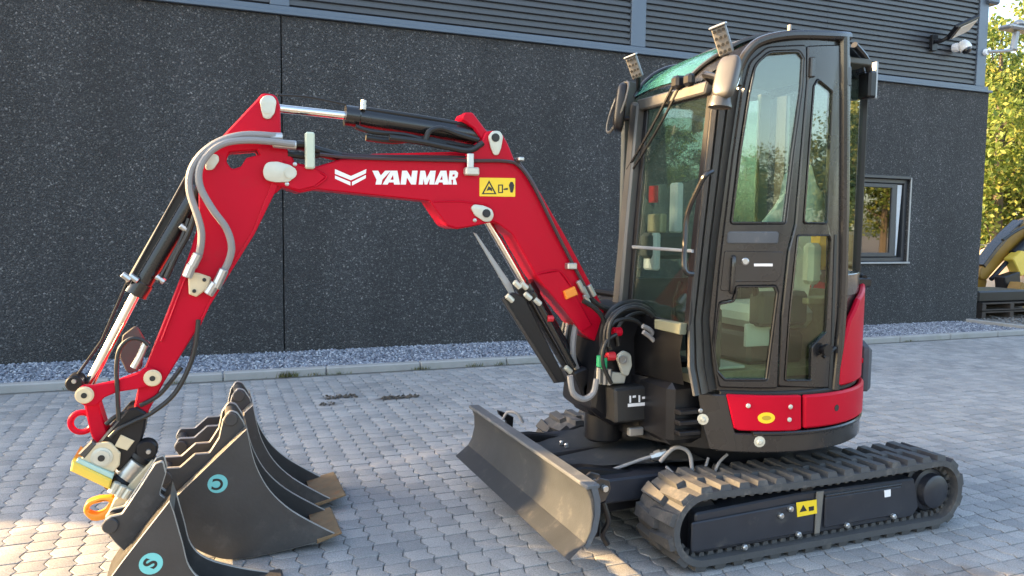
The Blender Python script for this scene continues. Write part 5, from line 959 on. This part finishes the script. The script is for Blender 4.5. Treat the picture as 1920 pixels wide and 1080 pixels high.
# ---- bucket cylinder behind the arm
bc = [(-0.0404,1.6651),(-0.2832,1.2308),(-0.467,0.8564)]
bcb = cyl('bucket_cylinder', p3(bc[0], YC), p3(bc[1], YC), .042, BLACKG, E, 24); cyl('bucket_cylinder_rod', p3(bc[1], YC), p3(bc[2], YC), .020, CHROME, E)
d_ = (p3(bc[1], YC) - p3(bc[0], YC)).normalized(); lathe('cylinder_gland', p3(bc[1], YC), d_, [(-.05, .044), (-.045, .048), (.01, .048), (.015, .028)], BLACKG, bcb, 20)
py('cylinder_guard', [(-0.0916,1.7045),(-0.0797,1.6962),(-0.0931,1.6219),(-0.2869,1.2348),(-0.31,1.2417),(-0.3207,1.2785)], 3.44, 3.52, BLACK, bcb, r=.006, bevel=.004); py('guard_edge', [(-0.0912,1.7082),(-0.0833,1.7042),(-0.3084,1.2704),(-0.316,1.2748)], 3.425, 3.438, GREY, bcb, bevel=.002)
tube('sensor_rod', yp([(-0.3158,1.2721),(-0.4141,1.0358),(-0.5009,0.9058)], 3.45), .0055, BLACK, E, 6, smooth=False)
for q in [(-0.3146,1.2969),(-0.2878,1.2923),(-0.1905,1.2868),(-0.0969,1.4954)]: cyl('pipe_fitting', (q[0] - .015, 3.42, q[1] + .012), (q[0] + .015, 3.42, q[1] - .012), .013, STEEL, bcb, 8)
tube('cylinder_pipe', yp([(-0.0766,1.535),(-0.1085,1.4471),(-0.1709,1.3268),(-0.1998,1.2725)], 3.42), .011, HOSEB, bcb); tube('cylinder_pipe', yp([(-0.0496,1.5684),(-0.0839,1.4692),(-0.1299,1.3813),(-0.1676,1.294)], 3.40), .011, HOSEB, bcb)
py('rod_guard', [(-0.3413,1.0524),(-0.2887,1.095),(-0.258,1.0312),(-0.2728,0.9103),(-0.3253,0.8864),(-0.3552,0.964)], 3.49, 3.51, pbr('brown_guard', (.06, .055, .05), .6), E, r=.02, bevel=.004)
# ---- bucket linkage
ln = py('bucket_link', [(-0.4944,0.848,0.02),(-0.4808,0.8747,0.02),(-0.4326,0.8716),(-0.3587,0.8841),(-0.2715,0.9158),(-0.2556,0.9301,0.02),(-0.2244,0.9284,0.03),(-0.1895,0.9,0.03),(-0.1981,0.8654,0.03),(-0.226,0.8539,0.02),(-0.2925,0.8452),(-0.3541,0.8385),(-0.4001,0.82),(-0.4272,0.7897,0.02),(-0.4683,0.7885,0.03),(-0.4936,0.8117,0.03)], 3.375, 3.40, RED, E, bevel=.005)
py('bucket_link', [(-0.5178,0.8171,0.02),(-0.5036,0.8451,0.02),(-0.453,0.8419),(-0.3757,0.855),(-0.2844,0.8881),(-0.2677,0.9031,0.02),(-0.235,0.9013,0.03),(-0.1985,0.8716,0.03),(-0.2075,0.8353,0.03),(-0.2367,0.8234,0.02),(-0.3063,0.8142),(-0.3709,0.8071),(-0.419,0.7879),(-0.4474,0.7561,0.02),(-0.4904,0.7548,0.03),(-0.5169,0.7791,0.03)], 3.54, 3.565, RED, E, bevel=.005)
tl = py('tipping_lever', [(-0.4807,0.8022),(-0.4316,0.8074),(-0.4179,0.7475),(-0.397,0.6647),(-0.4092,0.6351),(-0.444,0.6207,0.01),(-0.4615,0.6748)], 3.42, 3.52, RED, E, bevel=.006)
tr = ([(-0.4935,0.7074)])[0]; tube('towing_ring', [(tr[0] + .040 * math.cos(t), 3.46, tr[1] + .040 * math.sin(t)) for t in [k * math.pi / 8 for k in range(17)]], .012, RED, tl, 8)
for q, rr_ in zip([(-0.4694,0.8355),(-0.2246,0.8886)], (.030, .030)):
    lathe('link_pin', (q[0], 3.375, q[1]), (0, -1, 0), [(0, .034), (.004, .034), (.006, .029), (.012, .029), (.012, .010)], CREAM, ln, 20); lathe('pin_hole', (q[0], 3.362, q[1]), (0, -1, 0), [(0, .011), (.002, .011)], BLACKS, ln, 12)
cyl('rod_eye', p3(([(-0.5086,0.8773)])[0], 3.40), p3(([(-0.5086,0.8773)])[0], 3.5), .032, BLACK, E); lathe('rod_eye_bolt', p3(([(-0.5073,0.8875)])[0], 3.40), (0, -1, 0), [(0, .010), (.01, .008)], STEEL, E, 8)
tube('link_hose', yp([(-0.3511,0.7236),(-0.3523,0.8316),(-0.3535,0.939),(-0.3403,1.0132),(-0.3014,1.0521),(-0.2594,1.0461),(-0.2367,1.0235)], 3.37), .0085, HOSEB, E); tube('steel_pipe', yp([(-0.2944,0.9323),(-0.2701,0.9787),(-0.2537,1.017),(-0.2416,1.0382)], 3.385), .013, STEEL, E)
tube('arm_tip_hose', yp([(-0.0486,1.121),(-0.0626,1.0113),(-0.0927,0.9134),(-0.1486,0.8132),(-0.229,0.7465),(-0.2977,0.7149),(-0.3519,0.689),(-0.3849,0.6573)], 3.375), .0095, HOSEB, E); tube('arm_tip_hose', yp([(-0.1172,0.9224),(-0.1992,0.8169),(-0.2747,0.774)], 3.395), .009, HOSEB, E); tube('arm_tip_hose', yp([(-0.4007,0.7062),(-0.3641,0.7355),(-0.3237,0.7517)], 3.40), .009, HOSEB, E)
# ================= COUPLER
cp = py('coupler_body', [(-0.3214,0.7644,0.02),(-0.2864,0.7705,0.02),(-0.248,0.7412,0.02),(-0.2658,0.6457),(-0.2867,0.5858),(-0.3582,0.5095),(-0.3878,0.552),(-0.4351,0.6264),(-0.4039,0.6668)], 3.385, 3.555, BLACK, E, r=.006, bevel=.008)
py('coupler_plate', [(-0.491,0.5807),(-0.4411,0.6383),(-0.3845,0.6416,0.03),(-0.3476,0.5902),(-0.3526,0.5426),(-0.3762,0.5145)], 3.365, 3.384, CREAM, cp, r=.008, bevel=.004)
q = ([(-0.4144,0.5816)])[0]; lathe('coupler_pin', (q[0], 3.365, q[1]), (0, -1, 0), [(0, .040), (.004, .040), (.006, .030), (.012, .030), (.012, .012)], ZINC, cp, 20); lathe('pin_hole', (q[0], 3.352, q[1]), (0, -1, 0), [(0, .013), (.002, .013)], BLACKS, cp, 12)
py('label_plate', [(-0.3698,0.6185),(-0.3458,0.6642),(-0.2965,0.6335),(-0.3244,0.5967)], 3.378, 3.384, CREAM, cp, bevel=.002)
py('teal_strip', [(-0.4967,0.5905),(-0.3714,0.5126),(-0.3776,0.4915),(-0.5046,0.5742)], 3.35, 3.384, pbr('pale_teal', (.40, .55, .48), .5), cp, bevel=.003)
py('yellow_bar', [(-0.5138,0.5866),(-0.5031,0.577),(-0.3784,0.4925),(-0.3888,0.4545),(-0.5222,0.5448)], 3.34, 3.56, YELLOW, cp, bevel=.006)
py('side_bracket', [(-0.4964,0.6034),(-0.4469,0.6544),(-0.4324,0.6358),(-0.4747,0.584)], 3.36, 3.40, MIRG, cp, bevel=.005)
cyl('lock_cylinder', p3(([(-0.3417,0.4705)])[0], 3.43), p3(([(-0.2814,0.5397)])[0], 3.43), .052, STEEL, cp, 22); cyl('lock_cylinder_cap', p3(([(-0.3576,0.4546)])[0], 3.43), p3(([(-0.3377,0.4768)])[0], 3.43), .060, BLACK, cp, 22); cyl('lock_cylinder_cap', p3(([(-0.2814,0.5397)])[0], 3.43), p3(([(-0.2611,0.5688)])[0], 3.43), .062, BLACK, cp, 22)
lathe('hose_boss', p3(([(-0.2538,0.5926)])[0], 3.37), (0, 1, 0), [(0, .035), (.01, .042), (.05, .042)], BLACK, cp, 18); lathe('boss_bolt', p3(([(-0.2461,0.5874)])[0], 3.37), (0, -1, 0), [(0, .011), (.008, .009)], STEEL, cp, 8)
py('lower_jaw', [(-0.2311,0.555),(-0.2262,0.5058),(-0.2804,0.4497),(-0.2375,0.4404),(-0.2419,0.4186),(-0.3047,0.4084),(-0.3524,0.3481),(-0.4021,0.3457),(-0.3779,0.3997),(-0.3229,0.4546)], 3.37, 3.41, CREAM, cp, r=.006, bevel=.005); py('lower_jaw', [(-0.2407,0.5156),(-0.2357,0.4643),(-0.2921,0.406),(-0.3671,0.3001),(-0.4189,0.2976),(-0.3937,0.3538),(-0.3364,0.4111)], 3.5, 3.54, CREAM, cp, r=.006, bevel=.005)
for a, b in (([(-0.3836,0.4343),(-0.3598,0.4752)]), ([(-0.3612,0.4185),(-0.3373,0.4595)]), ([(-0.3385,0.407),(-0.3146,0.4437)])): cyl('jaw_bolt', p3(a, 3.36), p3(b, 3.36), .016, ZINC, cp, 10)
py('coupler_foot', [(-0.4171,0.4459),(-0.3779,0.4853),(-0.3249,0.4484),(-0.3528,0.4119),(-0.3928,0.4255)], 3.40, 3.54, BLACK, cp, r=.006, bevel=.006)
hk = [(-0.4938,0.352,0.04),(-0.4814,0.3943,0.04),(-0.4356,0.4063,0.04),(-0.382,0.4043,0.02),(-0.3594,0.3793),(-0.3875,0.3384),(-0.4151,0.3109,0.04),(-0.461,0.3081,0.04)]; hh = [(-0.4768,0.3542,0.03),(-0.4629,0.3788,0.03),(-0.4132,0.3881,0.02),(-0.3941,0.3814,0.02),(-0.4141,0.3506,0.03),(-0.445,0.3369,0.03)]
py('safety_hook', hk, 3.40, 3.45, ORANGE, cp, holes=[hh], bevel=.010, seg=2)
# ---- boom cylinder
bo = [(1.2401,1.5525),(1.4506,1.2194),(1.7733,0.7179)]
cyl('boom_cylinder_rod', p3(bo[0], YC), p3(bo[1], YC), .020, CHROME, E); bob = cyl('boom_cylinder', p3(bo[1], YC), p3(bo[2], YC), .048, BLACKG, E, 24)
d_ = (p3(bo[2], YC) - p3(bo[1], YC)).normalized(); lathe('cylinder_gland', p3(bo[1], YC), d_, [(-.02, .028), (-.02, .052), (.05, .054), (.055, .048)], BLACKG, bob, 20)
py('cylinder_guard', [(1.2947,1.1759),(1.3548,1.2056),(1.4107,1.1838),(1.6477,0.7529),(1.5832,0.7489)], 3.39, 3.42, BLACK, bob, r=.01, bevel=.005); py('guard_edge', [(1.2854,1.177),(1.3017,1.1843),(1.593,0.7556),(1.5727,0.7515)], 3.38, 3.392, GREY, bob, bevel=.003)
py('guard_blade', [(1.1587,1.4905),(1.1747,1.4857),(1.3567,1.2402),(1.3798,1.1827),(1.3462,1.1938)], 3.42, 3.432, SILL, bob, bevel=.003)
cyl('cylinder_pipe', p3(([(1.4524,1.2053)])[0], 3.40), p3(([(1.6839,0.8218)])[0], 3.40), .020, BLACKG, bob)
for q in [(1.3699,1.2435),(1.4059,1.2378),(1.3323,1.1777),(1.4261,1.186),(1.4769,1.159),(1.6497,0.8147)]: cyl('pipe_fitting', (q[0] - .016, 3.385, q[1] + .014), (q[0] + .016, 3.385, q[1] - .014), .014, ZINC, bob, 8)
q = ([(1.5293,1.0741)])[0]; cyl('red_cap', (q[0], 3.38, q[1]), (q[0] + .03, 3.38, q[1]), .016, REDC, bob, 8)
cyl('cylinder_foot', p3(([(1.7796,0.7064)])[0], 3.38), p3(([(1.7796,0.7064)])[0], 3.56), .05, BLACK, E); py('cylinder_lug', [(1.6745,0.799),(1.7511,0.8215),(1.8932,0.7041),(1.8973,0.5386),(1.7745,0.576)], 3.38, 3.56, BLACK, E, r=.02, bevel=.01)

# ================================================================== BUCKETS on the ground
def sunlit_wear(o):
    o.data.materials.append(BACKP)                    # rubbed-bare edges, coloured paler to stand out as sunlit
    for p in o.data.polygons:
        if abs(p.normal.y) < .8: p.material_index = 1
def bucket(prof, n_back, y0, w, ear_px, ears, label, letter, disc, lip, dx=0., edge=None):
    """prof: (x,z) outline, first n_back points run along back and floor to the lip; mouth edge closes it"""
    prof = [(p[0] + dx, p[1]) for p in prof]; ear_px = [(p[0] + dx, *p[1:]) for p in ear_px]
    cx = sum(p[0] for p in prof) / len(prof); b = thing('bucket', label, 'excavator bucket', (cx, y0 + w / 2, 0), 'digging buckets lined up on the paving')
    back = fillet(prof, .0)[:n_back]; sm = [(v.x, v.z) for v in smooth_path([(p[0], 0, p[1]) for p in back], 4)]
    side = sm + [(v.x, v.z) for v in smooth_path([(p[0], 0, p[1]) for p in prof[n_back - 1:]], 4)][1:]
    for y in (y0, y0 + w - .018): sunlit_wear(py('side_plate', side, y, y + .018, BUCKET, b, bevel=.003))
    loft('shell', [[(x, y0 + .004, z) for x, z in sm], [(x, y0 + w - .004, z) for x, z in sm]], BUCKET, b, thick=.012)
    top = (prof[-1][0], prof[-1][1]); st = (prof[0][0], prof[0][1])
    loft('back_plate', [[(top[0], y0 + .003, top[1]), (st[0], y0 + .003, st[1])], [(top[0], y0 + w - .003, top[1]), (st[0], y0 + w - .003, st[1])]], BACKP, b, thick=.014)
    e = prof[n_back - 1]; f = prof[n_back - 2]; dv = Vector((e[0] - f[0], e[1] - f[1])).normalized(); nv_ = Vector((-dv.y, dv.x))
    py('cutting_edge', [(e[0] - dv.x * .10, e[1] - dv.y * .10 - .006), (e[0] + dv.x * lip, e[1] + dv.y * lip), (e[0] + dv.x * lip - .01, e[1] + dv.y * lip + .010), (e[0] - dv.x * .10, e[1] - dv.y * .10 + .016)], y0 - .004, y0 + w + .004, edge or RUST, b, bevel=.003)
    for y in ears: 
        sunlit_wear(py('ear', ear_px, y0 + y, y0 + y + .022, BUCKET, b, r=.012, bevel=.004))
    for k in (3, 8):
        pass
    if disc:
        d = pinl = None; dc = (disc[0], disc[1]); py('sticker', [(dc[0] + .042 * math.cos(t * .2618), dc[1] + .042 * math.sin(t * .2618)) for t in range(24)], y0 - .0016, y0 - .0002, TEAL, b, bevel=.0003)
        Mt = Matrix.Translation((dc[0], y0 - .0022, dc[1])) @ MY @ Matrix.Rotation(math.radians(disc[2]), 4, 'Z'); text('letter', letter, .068, BLACKS, Mt, b, .0004, .002)
    return b
profC = [(-0.1768,0.3102),(-0.1742,0.2265),(-0.1333,0.1323),(-0.0347,0.05),(0.0805,0.0081),(0.2648,0.0153),(0.4517,0.0389),(0.5404,0.0599),(0.4717,0.1028),(0.3328,0.2025),(0.24,0.3039),(0.186,0.4088),(0.1598,0.5021),(0.1408,0.6061)]
earC = [(-0.2359,0.3992,0.02),(-0.2136,0.4424,0.02),(-0.1404,0.4395),(-0.0783,0.4937),(-0.0185,0.4927),(0.0228,0.5573),(0.0397,0.6365,0.02),(0.0697,0.6805,0.03),(0.1035,0.6681,0.03),(0.1303,0.6217,0.02),(0.1456,0.566),(-0.1584,0.2962),(-0.2093,0.3433)]
dC = ([(0.0146,0.367)])[0]
bC = bucket(profC, 8, 3.55, .34, earC, (.06, .24), 'dark bucket in the middle of the row, teal disc with letter C', 'C', (dC[0], dC[1], 170), .02)
def ear_pins(y0, pts, ya, yb, b):
    for p in pts: cyl('ear_pin', (p[0], y0 + ya, p[1]), (p[0], y0 + yb, p[1]), .024, BUCKET, b, 14); cyl('pin_boss', (p[0], y0 + ya - .012, p[1]), (p[0], y0 + ya, p[1]), .030, BUCKET, b, 14)
ear_pins(3.55, [(-0.2017,0.3979),(0.0758,0.6384)], .06, .262, bC)
dD = .0
bD = bucket(profC, 8, 4.03, .40, earC, (.08, .28), 'dark bucket at the back of the row with a wide brown cutting edge', '', None, .07, dx=.05)
ear_pins(4.03, [(p[0] + .05, p[1]) for p in [(-0.2017,0.3979),(0.0758,0.6384)]], .08, .302, bD)
profS = [(-0.159,0.4589),(-0.3706,0.184),(-0.3882,0.1189),(-0.3579,0.0472),(-0.2572,0.008),(-0.0499,-0.0038),(0.108,-0.0057),(0.2514,0.005),(0.0988,0.0531),(-0.0324,0.1141),(-0.0927,0.1838),(-0.1156,0.2808),(-0.1329,0.3571),(-0.145,0.4112)]
earS = [(-0.4082,0.3458,0.02),(-0.3854,0.3788,0.03),(-0.3372,0.3853),(-0.2712,0.4841),(-0.2162,0.5724),(-0.1854,0.5821),(-0.1749,0.5293),(-0.1997,0.4478),(-0.1656,0.4155),(-0.3187,0.2155),(-0.3658,0.2761)]
dS = ([(-0.2286,0.2202)])[0]
bS = bucket(profS, 8, 3.12, .25, earS, (.12, .205), 'bucket nearest the camera, teal disc with letter S, held by the coupler', 'S', (dS[0], dS[1], 60), .02, edge=BUCKET)
ear_pins(3.12, [(-0.3759,0.3452)], .12, .237, bS)
